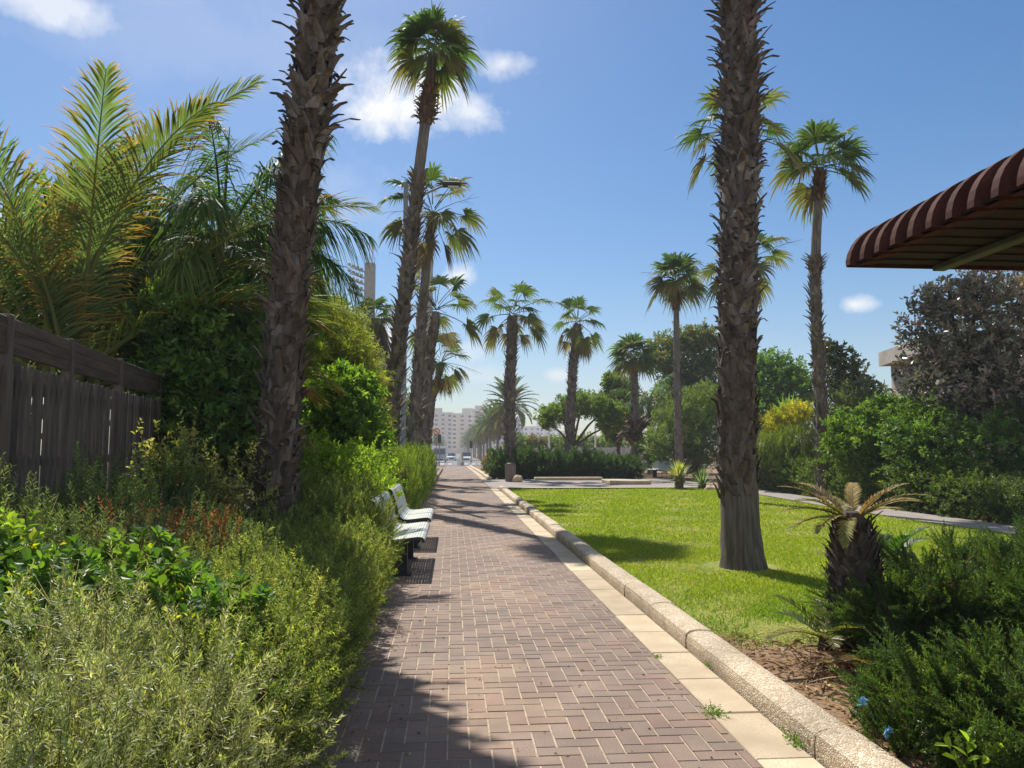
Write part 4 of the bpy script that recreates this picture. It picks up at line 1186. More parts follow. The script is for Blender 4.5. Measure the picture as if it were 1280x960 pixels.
hz = [('broadleaf_bush', 'vivid light green bush below the bronze leaved tree', (gx(1105, 20), 20), [L(1100, 535, 20, 1.2, 1, .7), L(1130, 548, 19.5, 1.2, 1, .8), L(1075, 556, 20, 1.0, 1, .6), L(1120, 520, 20.5, .9, .9, .55)], 2200, 'citrus', .6, .08, [(.07, .12, .02), (.095, .145, .024), (.045, .09, .018)], 1.1),
      ('dark_bush', 'deep green bush in shade under the bronze leaved tree', (gx(1190, 17.5), 17.5), [L(1180, 560, 17.5, 1.3, 1, .8), L(1240, 565, 17, 1.2, 1, .8), L(1290, 550, 17, 1.2, 1, .9), L(1150, 540, 18.3, 1.0, 1, .8)], 1900, 'ficus', .5, .08, None, 1.0),
      ('magnolia_tree', 'large bronze and silver leaved tree at the right margin below the awning', (gx(1225, 18.5), 18.5), [L(1200, 420, 18.5, 1.3, 1.3, 1.2), L(1260, 390, 18.2, 1.4, 1.3, 1.3), L(1182, 470, 18.5, 1.1, 1.2, .9), L(1230, 490, 18, 1.4, 1.2, 1.0), L(1310, 450, 18.2, 1.4, 1.3, 1.4), L(1185, 375, 18.6, .7, .8, .55), L(1285, 520, 18, 1.2, 1.2, .9)], 2900, 'magnolia', 1.9, .16, None, .86),
      ('magnolia_tree', 'sparse big leaved sapling right behind the awning side palm', (gx(1052, 26), 26), [L(1050, 465, 26, .7, .7, .7), L(1068, 490, 26, .7, .7, .6), L(1040, 440, 26, .5, .5, .4)], 260, 'magnolia', 2.4, .07, [(.05, .075, .02), (.08, .09, .03)], 1.2),
      ('olive_tree', 'grey green bushy tree right of the awning side palm', (gx(1058, 25), 25), [L(1060, 515, 25, .9, .9, .8), L(1085, 510, 25.5, .9, .9, .8), L(1045, 540, 25, .9, .9, .6)], 1500, 'olive', 1.0, .09, None, 1.0),
      ('yellow_bush', 'golden yellow bush between the lawn palm and the awning side palm', (gx(985, 29), 29), [L(985, 525, 29, .8, .8, .55), L(1000, 515, 29, .5, .6, .4), L(970, 545, 29, .6, .6, .5)], 800, 'yellow', .8, .06, None, 1.0),
      ('green_bush', 'feathery light green bush in front of the golden bush', (gx(1000, 26), 26), [L(1000, 555, 26, .9, .9, .6), L(965, 565, 26, .9, .9, .6), L(1030, 560, 26, .8, .8, .6)], 1400, 'clip', .4, .05, [(.08, .12, .03), (.11, .15, .035)], 1.6),
      ('round_tree', 'mid green tree rising right behind the lawn palm trunk', (gx(965, 40), 40), [L(965, 470, 40, 1.6, 1.5, 1.3), L(985, 490, 39, 1.5, 1.4, 1.2), L(940, 480, 41, 1.6, 1.5, 1.3), L(960, 520, 39, 2.0, 1.5, 1.3)], 2200, 'tree', 2.0, .16, [(.05, .10, .018), (.075, .135, .022)], 1.0),
      ('round_tree', 'tall dark tree with brownish new leaves behind the slender palm', (gx(865, 50), 50), [L(850, 450, 50, 1.8, 1.6, 1.6), L(885, 440, 50, 2.0, 1.6, 1.5), L(868, 425, 50, 1.5, 1.4, 1.0), L(830, 440, 51, 1.3, 1.2, 1.2), L(900, 480, 49, 2.2, 1.8, 2.0), L(860, 500, 50, 2.4, 1.8, 2.0)], 3300, 'tree', 3.0, .25, [(.04, .07, .02), (.06, .085, .022), (.13, .11, .035)], 1.1),
      ('round_tree', 'broad olive green tree behind the slender palm and the yuccas', (gx(870, 38), 38), [L(860, 520, 38, 1.6, 1.4, 1.1), L(890, 510, 38, 1.5, 1.4, 1.3), L(835, 550, 37.5, 1.2, 1.2, .9), L(880, 560, 37, 1.8, 1.4, .9), L(905, 545, 37, 1.4, 1.3, 1.2)], 2600, 'olive', 1.4, .16, [(.075, .105, .035), (.10, .13, .04), (.055, .085, .028)], 1.25),
      ('round_tree', 'narrow dark tree with yellow green lit edge left of the ringed palm', (gx(773, 52), 52), [L(772, 490, 52, .95, 1, 1.4), L(768, 530, 52, .9, 1, 1.4), L(785, 510, 52, .8, 1, 1.3), L(765, 480, 52, .6, .7, .8)], 1500, 'tree', 1.5, .16, [(.03, .065, .016), (.05, .09, .018), (.14, .16, .03)], 1.0),
      ('flat_topped_tree', 'flat topped spreading tree with forked trunk left of the ringed palm', (gx(716, 48), 48), [L(700, 516, 48, 1.4, 1.6, .55), L(730, 502, 48, 1.6, 1.6, .6), L(755, 512, 48, 1.3, 1.6, .6), L(685, 528, 48, .7, 1.0, .4), L(765, 530, 48, .9, 1.2, .5)], 1500, 'tree', 1.8, .17, [(.055, .095, .022), (.08, .125, .03), (.10, .14, .03)], .9),
      ('broadleaf_bush', 'leafy green bush behind the far bench and the blue sign', (gx(845, 40), 40), [L(840, 570, 40, 1.0, 1, .8), L(862, 575, 39, 1.0, 1, .7), L(815, 560, 42, .9, 1, .9)], 1100, 'hedge', .5, .06, [(.06, .11, .02), (.09, .14, .025)], 1.5)]
for (nm, lb, base, lobes, n, kd, th, tr, cols, sc) in hz:
    tree(nm, lb, base, lobes, n, kd, th, tr, 'trees and bushes behind the lawn', cols, sc, 'bush' if nm.endswith('bush') else 'tree')
# flax-like spiky plant among the trees
for j in range(8):
    lbs = ['orange tinted bush far beyond the juniper hedge', 'bright bush far behind the juniper hedge left of the curved palm', 'green bush far beyond the curved palm', 'leafy bush far behind the flat topped tree trunk', 'pale green bush left of the ringed palm foot', 'green bush beyond the grey fence', 'light green bush beside the far white block', 'low bush at the street end of the kerb']
    px = (668, 690, 712, 735, 758, 778, 650, 0)[j]
    if j == 7:
        shrub('round_shrub', lbs[7], [(2.9, 52, .5, .8, 1.2, .55)], 500, 'hedge', extra_cols=[(.10, .075, .04), (.08, .09, .03)], scale=1.7); continue
    Y = 74
    tree('far_bush', lbs[j], (gx(px, Y), Y), [L(px, 556, Y, 1.2, 1.2, 1.0), L(px + 10, 560, Y, 1.0, 1, .9), L(px - 9, 560, Y, 1.0, 1, .8)], 380, 'tree', .6, .08, 'bushes beyond the juniper hedge', [(.16, .10, .04), (.1, .11, .03)] if j == 0 else [(.08, .125, .03), (.11, .15, .035)], 1.0, 'bush')

# junipers
shrub('juniper', 'low spreading juniper spilling over the kerb in the bottom right corner', [(2.42, 3.5, .16, .36, .5, .3), (2.85, 3.25, .2, .5, .55, .38), (2.6, 2.8, .15, .5, .5, .34), (3.3, 3.6, .25, .5, .6, .45), (2.3, 3.95, .1, .22, .3, .2)], 6800, 'juniper', grp='junipers by the lawn')
shrub('juniper', 'tall bushy juniper mound right behind the cycad trunk', [(3.6, 5.0, .3, .62, .7, .42), (3.1, 4.85, .36, .42, .45, .32), (4.3, 4.9, .3, .7, .8, .45), (3.9, 4.2, .25, .6, .6, .42), (2.85, 5.0, .34, .25, .3, .26), (4.9, 5.4, .3, .7, .8, .42)], 9500, 'juniper', grp='junipers by the lawn')
shrub('juniper', 'dark sprawling juniper at the right margin beside the side path', [(6.4, 7.3, .15, .8, .8, .34), (7.4, 8.2, .18, .9, .9, .36), (5.6, 6.7, .18, .6, .7, .36), (7.4, 9.2, .15, .7, .5, .28), (6.4, 8.9, .22, .9, .22, .12)], 5000, 'juniper', grp='junipers by the lawn', extra_cols=[(.035, .065, .018), (.05, .085, .02), (.028, .055, .018)], scale=1.2)
hj = ['juniper hedge section closest to the bin beside the path', 'juniper hedge section under the sturdy fan palm', 'juniper hedge section between the two hedge palms', 'juniper hedge section under the curved fan palm', 'juniper hedge section right of the curved fan palm', 'low right end of the juniper hedge near the far bench']
for i, x in enumerate((2.7, 3.9, 5.1, 6.3, 7.5, 8.7)):
    h = (1.35, 1.4, 1.3, 1.15, 1.1, .95)[i]
    shrub('juniper', hj[i], [(x, 39, h * .5, .8, .9, h * .52), (x + .4, 39.8, h * .55, .8, .9, h * .55), (x - .3, 38.6, h * .4, .7, .6, h * .42)], 2200, 'juniper_far', grp='juniper hedge across the plaza', zmin=.0)


# ------------------------------------------------------------------ cycad, yuccas, weeds
cb = at(1062, 560, 5.25)
o = thing('cycad', 'stout cycad with black stubbled trunk and sparse yellowing fronds beside the junipers', 'cycad', (cb[0], 5.25, -.03))
g = GB()
tube(g, [(0, 0, -.1), (.01, 0, .25), (0, 0, .6), (-.01, 0, .95), (-.01, 0, 1.02)], (.15, .175, .165, .12, .06), 16, (.5, .42, .36), 1, True, True, .03)
boots(g, np.array([(0, 0, .0), (0, 0, .98)]), lambda s: .15 + .02 * np.sin(s * 2.6) - .045 * s ** 3, 0, 1, 620, .085, .55, [(.05, .042, .036), (.07, .058, .048), (.035, .03, .027), (.11, .095, .08)], .3)
g.build('trunk', [M['boot'], M['bark']], o)
g = GB()
random.seed(3)
for i, (az, el, Lf, ar, dry) in enumerate(((180, 22, .48, .7, 1), (195, 35, .5, .9, 0), (165, 45, .5, .8, 1), (5, 28, .52, .7, 0), (-15, 38, .5, .8, 0), (20, 18, .48, .6, 0), (215, 12, .45, .9, 0), (-40, 40, .4, .8, 1), (60, 50, .45, .8, 1), (120, 50, .45, .8, 1),
                                           (185, 8, .46, .8, 0), (235, 5, .42, 1.2, 0), (-60, 55, .3, .6, 1), (90, 35, .45, .9, 0), (-8, 52, .42, .7, 1))):
    frond(g, (.05 * math.cos(rad(az)), .05 * math.sin(rad(az)), .98), rad(az), rad(el), Lf, ar, 40, .085, .011, .35, .12, [(.22, .17, .06), (.17, .13, .06)] if dry else [(.12, .125, .03), (.17, .15, .035)], [(.28, .2, .08)], .4, .12, .007, (.2, .15, .06), segs=(0, .5, 1))
g.build('crown', M['dry'], o)


def pup(label, loc, n, Lf, cols, el=35):
    o = thing('cycad_pup', label, 'cycad', loc, 0, 'young cycad offshoots')
    g = GB()
    for i in range(n):
        frond(g, (0, 0, .03), i * 2.4 + .3 * random.random(), rad(el + random.gauss(0, 14)), Lf * (.8 + .4 * random.random()), .8, 30, .11, .012, .35, .1, cols, None, 0, .15, .006, (.1, .12, .04), segs=(0, .5, 1))
    tube(g, [(0, 0, -.05), (0, 0, .06)], (.05, .03), 7, (.08, .06, .04))
    g.build('leaves', M['gloss'], o)


p = at(1108, 560, 5.6); pup('young dark green cycad offshoot standing right of the cycad trunk', (p[0], 5.6, .55), 7, .34, [(.03, .065, .02), (.045, .08, .025)], 62)
p = at(1022, 560, 5.15); pup('drooping cycad offshoot at the foot of the cycad on the soil', (p[0], 5.15, .12), 9, .42, [(.05, .075, .025), (.09, .09, .03)], 30)
p = at(1085, 560, 4.75); pup('pale small cycad offshoot among dead leaves below the cycad', (p[0], 4.75, .0), 6, .3, [(.1, .11, .06), (.2, .15, .08)], 35)

# dead leaf heap at the cycad's foot
g = GB()
n = 260
P = np.stack([2.62 + .22 * R.standard_normal(n), 4.95 + .18 * R.standard_normal(n), .02 + .1 * R.random(n)], 1)
D = unit(R.standard_normal((n, 3)) * np.array([1, 1, .35]))
strips(g, P, D, unit(R.standard_normal((n, 3)) + zz), .12 + .16 * R.random(n), .012, pal([(.14, .085, .05), (.22, .15, .09), (.09, .06, .04)], n), droop=.2)
tag(g.build('dead_leaves', M['dry']), kind='stuff')


def yucca(label, loc, n, Lb, w, cols, trunk):
    o = thing('yucca', label, 'yucca', loc, 0, 'yuccas at the lawn corner')
    g = GB()
    phi = np.arange(n) * 2.39996
    el = rad(85) - rad(95) * (np.arange(n) / n) ** 1.1 + .08 * R.standard_normal(n)
    D = np.stack([np.cos(phi) * np.cos(el), np.sin(phi) * np.cos(el), np.sin(el)], 1)
    P = np.zeros((n, 3)) + np.array([0, 0, trunk]) - zz * (.12 * (np.arange(n) / n))[:, None]
    N = unit(zz - D * D[:, 2:])
    strips(g, P, D, N, Lb * (.8 + .35 * R.random(n)), w, pal(cols, n, .15), ts=(0, .3, .65, 1), ws=(.7, 1, .75, .05), droop=.12)
    g.build('leaves', M['leaf'], o)
    g = GB()
    tube(g, [(0, 0, -.1), (.02, 0, trunk * .6), (0, 0, trunk + .03)], (.16, .14, .11), 10, (.7, .65, .6), 1, True, True, .05)
    boots(g, np.array([(0, 0, .05), (0, 0, trunk)]), lambda s: .13 + 0 * s, 0, 1, 60, .18, .5, [(.15, .11, .07), (.2, .15, .09)], .8)
    g.build('trunk', [M['boot'], M['bark']], o)


yucca('pale yellow green yucca on a short stem at the far lawn corner', (gx(848, 27.2), 27.2, .0), 90, .75, .06, [(.16, .18, .06), (.2, .21, .08)], .5)
yucca('dark blue green yucca close to the ground right of the pale yucca', (gx(877, 27.4), 27.4, .0), 70, .72, .06, [(.06, .10, .045), (.09, .13, .06)], .22)
yucca('bright green spiky yucca among the trees right of the lawn palm', (gx(985, 32), 32, .0), 90, 1.2, .1, [(.08, .14, .03), (.1, .17, .04)], 2.8)
n = 0
for lb, px, py, s in (('small green weed in the joint beside the slab strip mid way', 823, 822, .5), ('leafy weed tuft where bricks meet the slab strip', 893, 892, .9), ('weed sprouting between slab strip and kerb', 889, 832, .8), ('grassy weed at the kerb foot in the foreground', 1006, 930, 1.1)):
    t = (CAMH) / -ray(px, py)[2]
    q = ray(px, py) * t
    o = thing('weed', lb, 'weed', (q[0], q[1], 0), 0, 'weeds in the paving joints')
    g = GB()
    twigs(g, np.zeros((26, 3)) + np.stack([.03 * s * R.standard_normal(26), .05 * s * R.standard_normal(26), np.zeros(26)], 1), unit(R.standard_normal((26, 3)) * np.array([.8, .8, .3]) + zz * .6), 8, .05 * s, .016 * s, .008 * s, [(.06, .12, .02), (.09, .15, .03)])
    g.build('leaves', M['leaf'], o)


q = at(1205, 940, 3.0)
o = thing('seedling', 'bright broad leaved seedling poking out of the corner juniper', 'weed', tuple(q - np.array([0, 0, .1])))
g = GB()
twigs(g, np.zeros((3, 3)), unit(np.array([[-.5, 0, 1.0], [.3, .2, 1], [.6, -.3, .7]])), 6, .13, .06, .028, [(.12, .2, .02), (.16, .23, .03)], 60, 'round', stem=(.1, .12, .03), bare=.3)
g.build('leaves', M['leaf'], o)

# ------------------------------------------------------------------ benches
def bench_parts():
    prof = []
    for t in np.linspace(0, 1, 5): prof.append((.45 - .02 * (1 - t) * 0 - .035 * t ** 2 * 0 + .02 * math.sin(t * 1.57) - .02, .40 + .05 * math.sin(t * 1.57)))
    prof = [(.455, .395), (.45, .425), (.425, .447), (.38, .452), (.30, .444), (.2, .432), (.11, .425), (.055, .432), (.02, .458), (-.005, .51), (-.03, .60), (-.06, .70), (-.09, .79), (-.115, .845), (-.14, .862), (-.165, .85)]
    p = np.array(prof)
    seg = np.concatenate([[0], np.cumsum(np.linalg.norm(np.diff(p, axis=0), axis=1))])
    tot = seg[-1]
    ln = 1.92
    gs, gb = GB(), GB()
    w, gapw = .027, .0045
    s = 0.0
    while s + w < tot:
        q = []
        for a in (s, s + w):
            x = np.interp(a, seg, p[:, 0]); z = np.interp(a, seg, p[:, 1]); q.append((x, z))
        (xa, za), (xb, zb) = q
        dx, dz = xb - xa, zb - za
        l = math.hypot(dx, dz); nx_, nz_ = -dz / l, dx / l
        if nz_ < 0 and s < tot * .55: nx_, nz_ = -nx_, -nz_
        th = .006
        v = []
        for y in (.02, ln - .02):
            v += [(xa, y, za), (xb, y, zb), (xb - nx_ * th, y, zb - nz_ * th), (xa - nx_ * th, y, za - nz_ * th)]
        f = [[0, 1, 2, 3], [7, 6, 5, 4], [0, 4, 5, 1], [1, 5, 6, 2], [2, 6, 7, 3], [3, 7, 4, 0]]
        (gs if s < tot * .52 else gb).add(v, f)
        s += w + gapw
    gel = []
    for y0 in (0, ln - .02, ln * .5 - .01):
        ge = GB()
        n = len(p)
        th = .032 if y0 in (0, ln - .02) else .022
        tang = unit(np.gradient(p, axis=0))
        nrm = np.stack([-tang[:, 1], tang[:, 0]], 1)
        inner = p + nrm * (th if nrm[3, 1] < 0 else -th)
        v = []
        for y in (y0, y0 + .02):
            v += [(a, y, b_) for a, b_ in p + (p - inner) * .12] + [(a, y, b_) for a, b_ in inner]
        f = []
        for i in range(n - 1):
            f += [[i, i + 1, n + i + 1, n + i], [2 * n + i + 1, 2 * n + i, 3 * n + i, 3 * n + i + 1], [i, 2 * n + i, 2 * n + i + 1, i + 1], [n + i, n + i + 1, 3 * n + i + 1, 3 * n + i]]
        f += [[0, n, 3 * n, 2 * n], [n - 1, 3 * n - 1, 4 * n - 1, 2 * n - 1]]
        ge.add(v, f)
        gel.append(ge.mesh('end_frame', M['darkmetal']))
    gl = []
    for y0 in (.22, ln - .34):
        g = GB()
        box(g, (.10, y0, 0), (.25, y0 + .12, .40), bev=.01)
        box(g, (.02, y0 + .02, .37), (.40, y0 + .10, .405), bev=.006)
        box(g, (.05, y0 - .05, 0), (.30, y0 + .17, .012), bev=.003)
        gl.append(g)
    gr = GB(); box(gr, (.09, .1, .345), (.17, ln - .1, .385), bev=.008)
    return gs.mesh('seat', M['bench']), gb.mesh('backrest', M['bench']), gel, [g.mesh('leg', M['darkmetal']) for g in gl], gr.mesh('support_rail', M['darkmetal'])


BS = bench_parts()


def bench(label, loc, rz):
    o = thing('bench', label, 'bench', loc, rz, 'pale metal benches')
    inst('seat', BS[0], o); inst('backrest', BS[1], o); [inst('end_frame', m_, o) for m_ in BS[2]]
    for m_ in BS[3]: inst('leg', m_, o)
    inst('support_rail', BS[4], o)


bench('pale slatted metal bench on the left path edge, nearer of the pair', (-.76, 8.75, .0), 0)
bench('pale slatted metal bench on the left path edge, farther of the pair', (-.76, 11.25, .0), 0)
bench('small looking pale bench across the plaza by the blue and white sign', (gx(822, 39), 39.9, .012), rad(207))

# ------------------------------------------------------------------ bin, stones, low slabs
t_ = 35.0
bx = gx(638, t_)
o = thing('litter_bin', 'brown stone litter bin standing where the cross path meets the juniper hedge', 'bin', (bx, t_, .012))
g = GB()
tube(g, [(0, 0, 0), (0, 0, .06), (0, 0, .72), (0, 0, .78)], (.215, .235, .25, .235), 20)
g.build('body', M['bin'], o)
g = GB()
tube(g, [(0, 0, .78), (0, 0, .82), (0, 0, .84)], (.21, .2, .12), 20); g.build('lid', M['darkmetal'], o)


def rock(label, loc, s, mat='stone'):
    g = GB()
    u, w = np.meshgrid(np.linspace(0, 2 * math.pi, 14, endpoint=False), np.linspace(-.5 * math.pi, .5 * math.pi, 9))
    rr = 1 + .12 * R.standard_normal(u.shape)
    v = np.stack([np.cos(u) * np.cos(w) * rr * s[0], np.sin(u) * np.cos(w) * rr * s[1], np.sin(w) * rr * s[2]], -1)
    f = np.array([[i * 14 + j, i * 14 + (j + 1) % 14, (i + 1) * 14 + (j + 1) % 14, (i + 1) * 14 + j] for i in range(8) for j in range(14)])
    g.add(v.reshape(-1, 3), f, (1.3, 1.25, 1.15), 0, True)
    o = g.build('stone', M[mat], None, loc)
    tag(o, label, 'stone')


rock('pale rounded stone at the foot of the litter bin', (gx(647, 34.3), 34.3, .12), (.22, .2, .2))
rock('pale boulder at the street end of the hedge', (gx(609, 60), 60, .45), (.3, .3, .75))
rock('small dark red stone beside the yuccas', (gx(888, 26.6), 26.6, .05), (.25, .2, .14))


def slab(label, px0, px1, y0, y1, h, grp):
    g = GB()
    x0, x1 = gx(px0, (y0 + y1) / 2), gx(px1, (y0 + y1) / 2)
    box(g, (-(x1 - x0) / 2, -(y1 - y0) / 2, 0), ((x1 - x0) / 2, (y1 - y0) / 2, h), (1, 1, 1), bev=.03)
    tag(g.build('low_platform', M['slab'], None, ((x0 + x1) / 2, (y0 + y1) / 2, .013)), label, 'platform', grp)


slab('peach stone platform on the plaza left of the far bench', 757, 806, 31.5, 33.5, .16, 'low stone platforms')
slab('long peach stone ledge along the juniper hedge foot', 668, 752, 36.2, 36.8, .14, 'low stone platforms')

# blue scraps
for lb, px, py in (('crumpled blue plastic scrap caught in the low juniper', 1078, 877), ('second blue scrap lower in the low juniper', 1110, 915)):
    Y = 3.45
    q = at(px, py, Y)
    g = GB()
    for k in range(7):
        c0 = .010 * R.standard_normal(3)
        tri = c0 + .011 * R.standard_normal((4, 3))
        g.add(np.concatenate([tri, tri + .0006]), [[0, 1, 2], [0, 2, 3], [6, 5, 4], [7, 6, 4]])
    tag(g.build('plastic_scrap', M['blue'], None, tuple(q)), lb, 'litter')

# ------------------------------------------------------------------ left fence
FX0 = -3.19
o = thing('wooden_fence', 'dark wooden fence with rounded pickets below boarded panels on the left', 'fence', (FX0, 6.0, .4))
ang = rad(7.2)     # a slight turn away from the path
o.rotation_euler = (0, 0, ang)
gp, gb2, gpost = GB(), GB(), GB()
y = -2.6
zt = 1.95
while y < 4.0:
    w = .072
    k = 1 + .18 * random.gauss(0, 1)
    dxp = .004 * random.gauss(0, 1)
    top = zt - .30 + .008 * random.gauss(0, 1)
    pts = [(y, -.35), (y + w, -.35), (y + w, top - .05)] + [(y + w / 2 + w / 2 * math.cos(a), top - .05 + .05 * math.sin(a)) for a in np.linspace(.3, math.pi - .3, 6)] + [(y, top - .05)]
    n = len(pts)
    v = [(dxp, a, b_) for a, b_ in pts] + [(dxp - .02, a, b_) for a, b_ in pts]
    gp.add(v, [list(range(n)), list(range(n, 2 * n))[::-1]] + [[i, n + i, n + (i + 1) % n, (i + 1) % n] for i in range(n)], (k, k, k))
    y += .115
gp.build('picket', M['fence'], o)
for (a, b_) in ((-3.6, -1.75), (-1.72, -.40), (-.34, .82), (.88, 2.27), (2.33, 3.97)):
    for k in range(3):
        kk = 1 + .12 * random.gauss(0, 1)
        box(gb2, (-.012, a, zt - .25 + k * .087), (.012, b_, zt - .25 + k * .087 + .0864), (kk, kk, kk), bev=.004)
gb2.build('top_panel', M['fenceh'], o)
for yy in (-1.735, -.37, .85, 2.3, 4.0):
    g = GB(); box(g, (-.05, yy - .035, -.4), (.03, yy + .035, zt + .03), bev=.006); g.build('post', M['fence'], o)
g = GB(); box(g, (-.075, -3.6, .9), (-.03, 4.0, .98), bev=.004); box(g, (-.07, -3.6, zt - .5), (-.03, 4.0, zt - .4), bev=.004); box(g, (-.075, -3.6, .1), (-.03, 4.0, .18), bev=.004); g.build('rail', M['fence'], o)

# grey far fence and wooden palings in the right shade
o = thing('sheet_fence', 'pale grey sheet fence beyond the flat topped tree', 'fence', (gx(740, 62), 62, float(G(62))))
x0, x1 = gx(668, 62) - gx(740, 62), gx(812, 62) - gx(740, 62)
g = GB()
x = x0
while x < x1:
    k = 1 + .1 * random.gauss(0, 1)
    box(g, (x, -.03, 0), (x + .21, .03, 1.75 + .02 * random.gauss(0, 1)), (k, k, k)); x += .24
g.build('panel', M['palefence'], o)
for x in (x0 + 1.2, x0 + 5, x1 - 2.4):
    g = GB(); tube(g, [(x, .08, 0), (x, .08, 3.6)], .07, 8); g.build('post', M['white'], o)
o = thing('paling_fence', 'shaded rough paling fence under the bronze leaved tree at the right margin', 'fence', (gx(1245, 19.5), 19.5, 0))
g = GB()
for i in range(30):
    k = 1.6 + .5 * random.random(); x = -1.7 + i * .12
    box(g, (x, -.02, 0), (x + .085, .02, 1.35 + .12 * random.random()), (k, k, k * .95))
g.build('panel', M['fence'], o)

# ------------------------------------------------------------------ awning
x0a, d1a, z0a = at(1058, 333, 6.0)[0], 6.0, at(1058, 333, 6.0)[2]
o = thing('awning', 'maroon ribbed metal awning with rounded front edge jutting in from the right', 'awning', (x0a, d1a, 0))
A_, B_ = .46, .37
curve = [(0, 0.0)]
for t in np.linspace(0.08, 1, 9): curve.append((A_ * (1 - math.cos(t * math.pi / 2)), B_ * math.sin(t * math.pi / 2)))
curve += [(1.2, B_ - .02), (2.6, B_ - .06)]
curve = np.array(curve)
tg = unit(np.gradient(curve, axis=0)); nrm = np.stack([-tg[:, 1], tg[:, 0]], 1)    # outward (left/up)
prof = []     # (y, depth inward)
per = .215
y = 0.0
while y > -5.4:
    prof += [(y, 0), (y - .058, 0), (y - .068, -.2), (y - .205, -.2)]
    y -= per
prof += [(y, 0)]
rows = []
for (yy, dpt) in prof:
    dd = np.where(np.arange(len(curve)) < 11, 1, .6)
    for i in range(len(curve)):
        q = curve[i] + nrm[i] * (dpt * dd[i]) * (0.35 if i == 0 else 1)
        rows.append((q[0], yy, z0a + q[1]))
nc = len(curve)
f = np.array([[i * nc + j, i * nc + j + 1, (i + 1) * nc + j + 1, (i + 1) * nc + j] for i in range(len(prof) - 1) for j in range(nc - 1)])
g = GB(); g.add(rows, f)
can = g.build('canopy', M['awning'], o)
md = can.modifiers.new('thickness', 'SOLIDIFY'); md.thickness = .012; md.offset = 0
# flat soffit sheet closing the underside at the edge height, seen from below, with a far end plate
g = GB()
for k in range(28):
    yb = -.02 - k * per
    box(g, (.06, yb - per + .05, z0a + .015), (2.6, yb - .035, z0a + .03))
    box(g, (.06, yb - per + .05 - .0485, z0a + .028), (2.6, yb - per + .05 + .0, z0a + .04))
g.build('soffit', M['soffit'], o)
g = GB()
n = len(curve)
pl = [(0.012, 0.0)] + [tuple(c) for c in curve[1:]] + [(2.6, .0)]
v = [(a, .004, z0a + b_ - .004) for a, b_ in pl] + [(a, .02, z0a + b_ - .004) for a, b_ in pl]
m_ = len(pl)
g.add(v, [list(range(m_)), list(range(m_, 2 * m_))[::-1]] + [[i, m_ + i, m_ + (i + 1) % m_, (i + 1) % m_] for i in range(m_)])
g.build('end_plate', M['awning'], o)
g = GB()
xb = at(1170, 337, 6.0)[0] - x0a
box(g, (xb - .05, -5.3, z0a - .035), (xb + .05, -.03, z0a + .012), bev=.006)
g.build('support_beam', M['beam'], o)
for yy in (-.5, -4.8):
    g = GB(); box(g, (1.75, yy - .05, -.05), (1.85, yy + .05, z0a + .02), bev=.006); g.build('post', M['beam'], o)

# ------------------------------------------------------------------ street lamp, floodlights
Y = 24
b = at(503.5, 560, Y); tp = at(504.5, 228, Y)
o = thing('street_lamp', 'tall grey street lamp post right beside the tallest left palm', 'street lamp', (b[0], Y, float(G(Y))))
g = GB(); tube(g, [(0, 0, 0), (0, 0, .8), (0, 0, .82), (0, 0, tp[2])], (.13, .13, .09, .075), 12); g.build('pole', M['metal'], o)
e1 = at(556, 232, Y)[0] - b[0]; e2 = at(576, 232, Y)[0] - b[0]
g = GB(); tube(g, [(0, 0, tp[2] - .9), (e1 * .5, 0, tp[2] - .35), (e1, 0, tp[2] - .05)], (.05, .04, .035), 8); g.build('arm', M['metal'], o)
g = GB(); box(g, (e1 - .08, -.14, tp[2] - .1), (e2, .14, tp[2] + .05), bev=.04); h_ = g.build('lamp_head', M['darkmetal'], o)
g = GB(); box(g, (e1 + .1, -.1, tp[2] - .125), (e2 - .06, .1, tp[2] - .1)); g.build('lamp_glass', M['lamp'], h_)


def floodlight(label, px, Y, pt, w, side, n):
    b = at(px, 560, Y); top = at(px, pt, Y)[2]
    o = thing('floodlight_tower', label, 'floodlight', (b[0], Y, float(G(Y))), 0, 'stadium floodlight towers')
    g = GB(); box(g, (-w / 2, -w / 2, -.5), (w / 2, w / 2, top), (.72, .72, .74)); g.build('column', M['conc'], o)
    g = GB()
    for a in np.linspace(-w / 2, w / 2, 4): tube(g, [(a, -w / 2, top), (a, -w / 2, top + 1.1)], .05, 5)
    tube(g, [(-w / 2, -w / 2, top + 1.1), (w / 2, -w / 2, top + 1.1)], .05, 5)
    tube(g, [(-w * .1, 0, top), (-w * .1, 0, top + 4.5)], .07, 5); tube(g, [(w * .25, 0, top), (w * .25, 0, top + 4.0)], .07, 5)
    g.build('railing', M['metal'], o)
    Lr = 3.2
    for k in range(n):
        z = top - .6 - k * 1.35
        rk = GB()
        xo = side * w / 2; xe = side * (w / 2 + Lr)
        tube(rk, [(xo, -.4, z - 1.2), (xe, -.8, z)], .12, 6); tube(rk, [(xo, .4, z - 1.2), (xe, .8, z)], .12, 6)
        ro = rk.build('lamp_rack', M['metal'], o)
        for j in range(4):
            t = .2 + j * .26
            lm = GB(); xx = xo + (xe - xo) * t
            box(lm, (xx - .3, -1.0, z - 1.2 * (1 - t) + .05), (xx + .3, -.45, z - 1.2 * (1 - t) + .5), bev=.06)
            lm.build('lamp', M['metal'], ro)


floodlight('tall concrete floodlight column with lamp racks left of the leaning palms', 459, 160, 326, 2.1, -1, 5)
floodlight('second floodlight column almost hidden behind the leaning palm trunks', 533, 190, 312, 2.4, -1, 5)

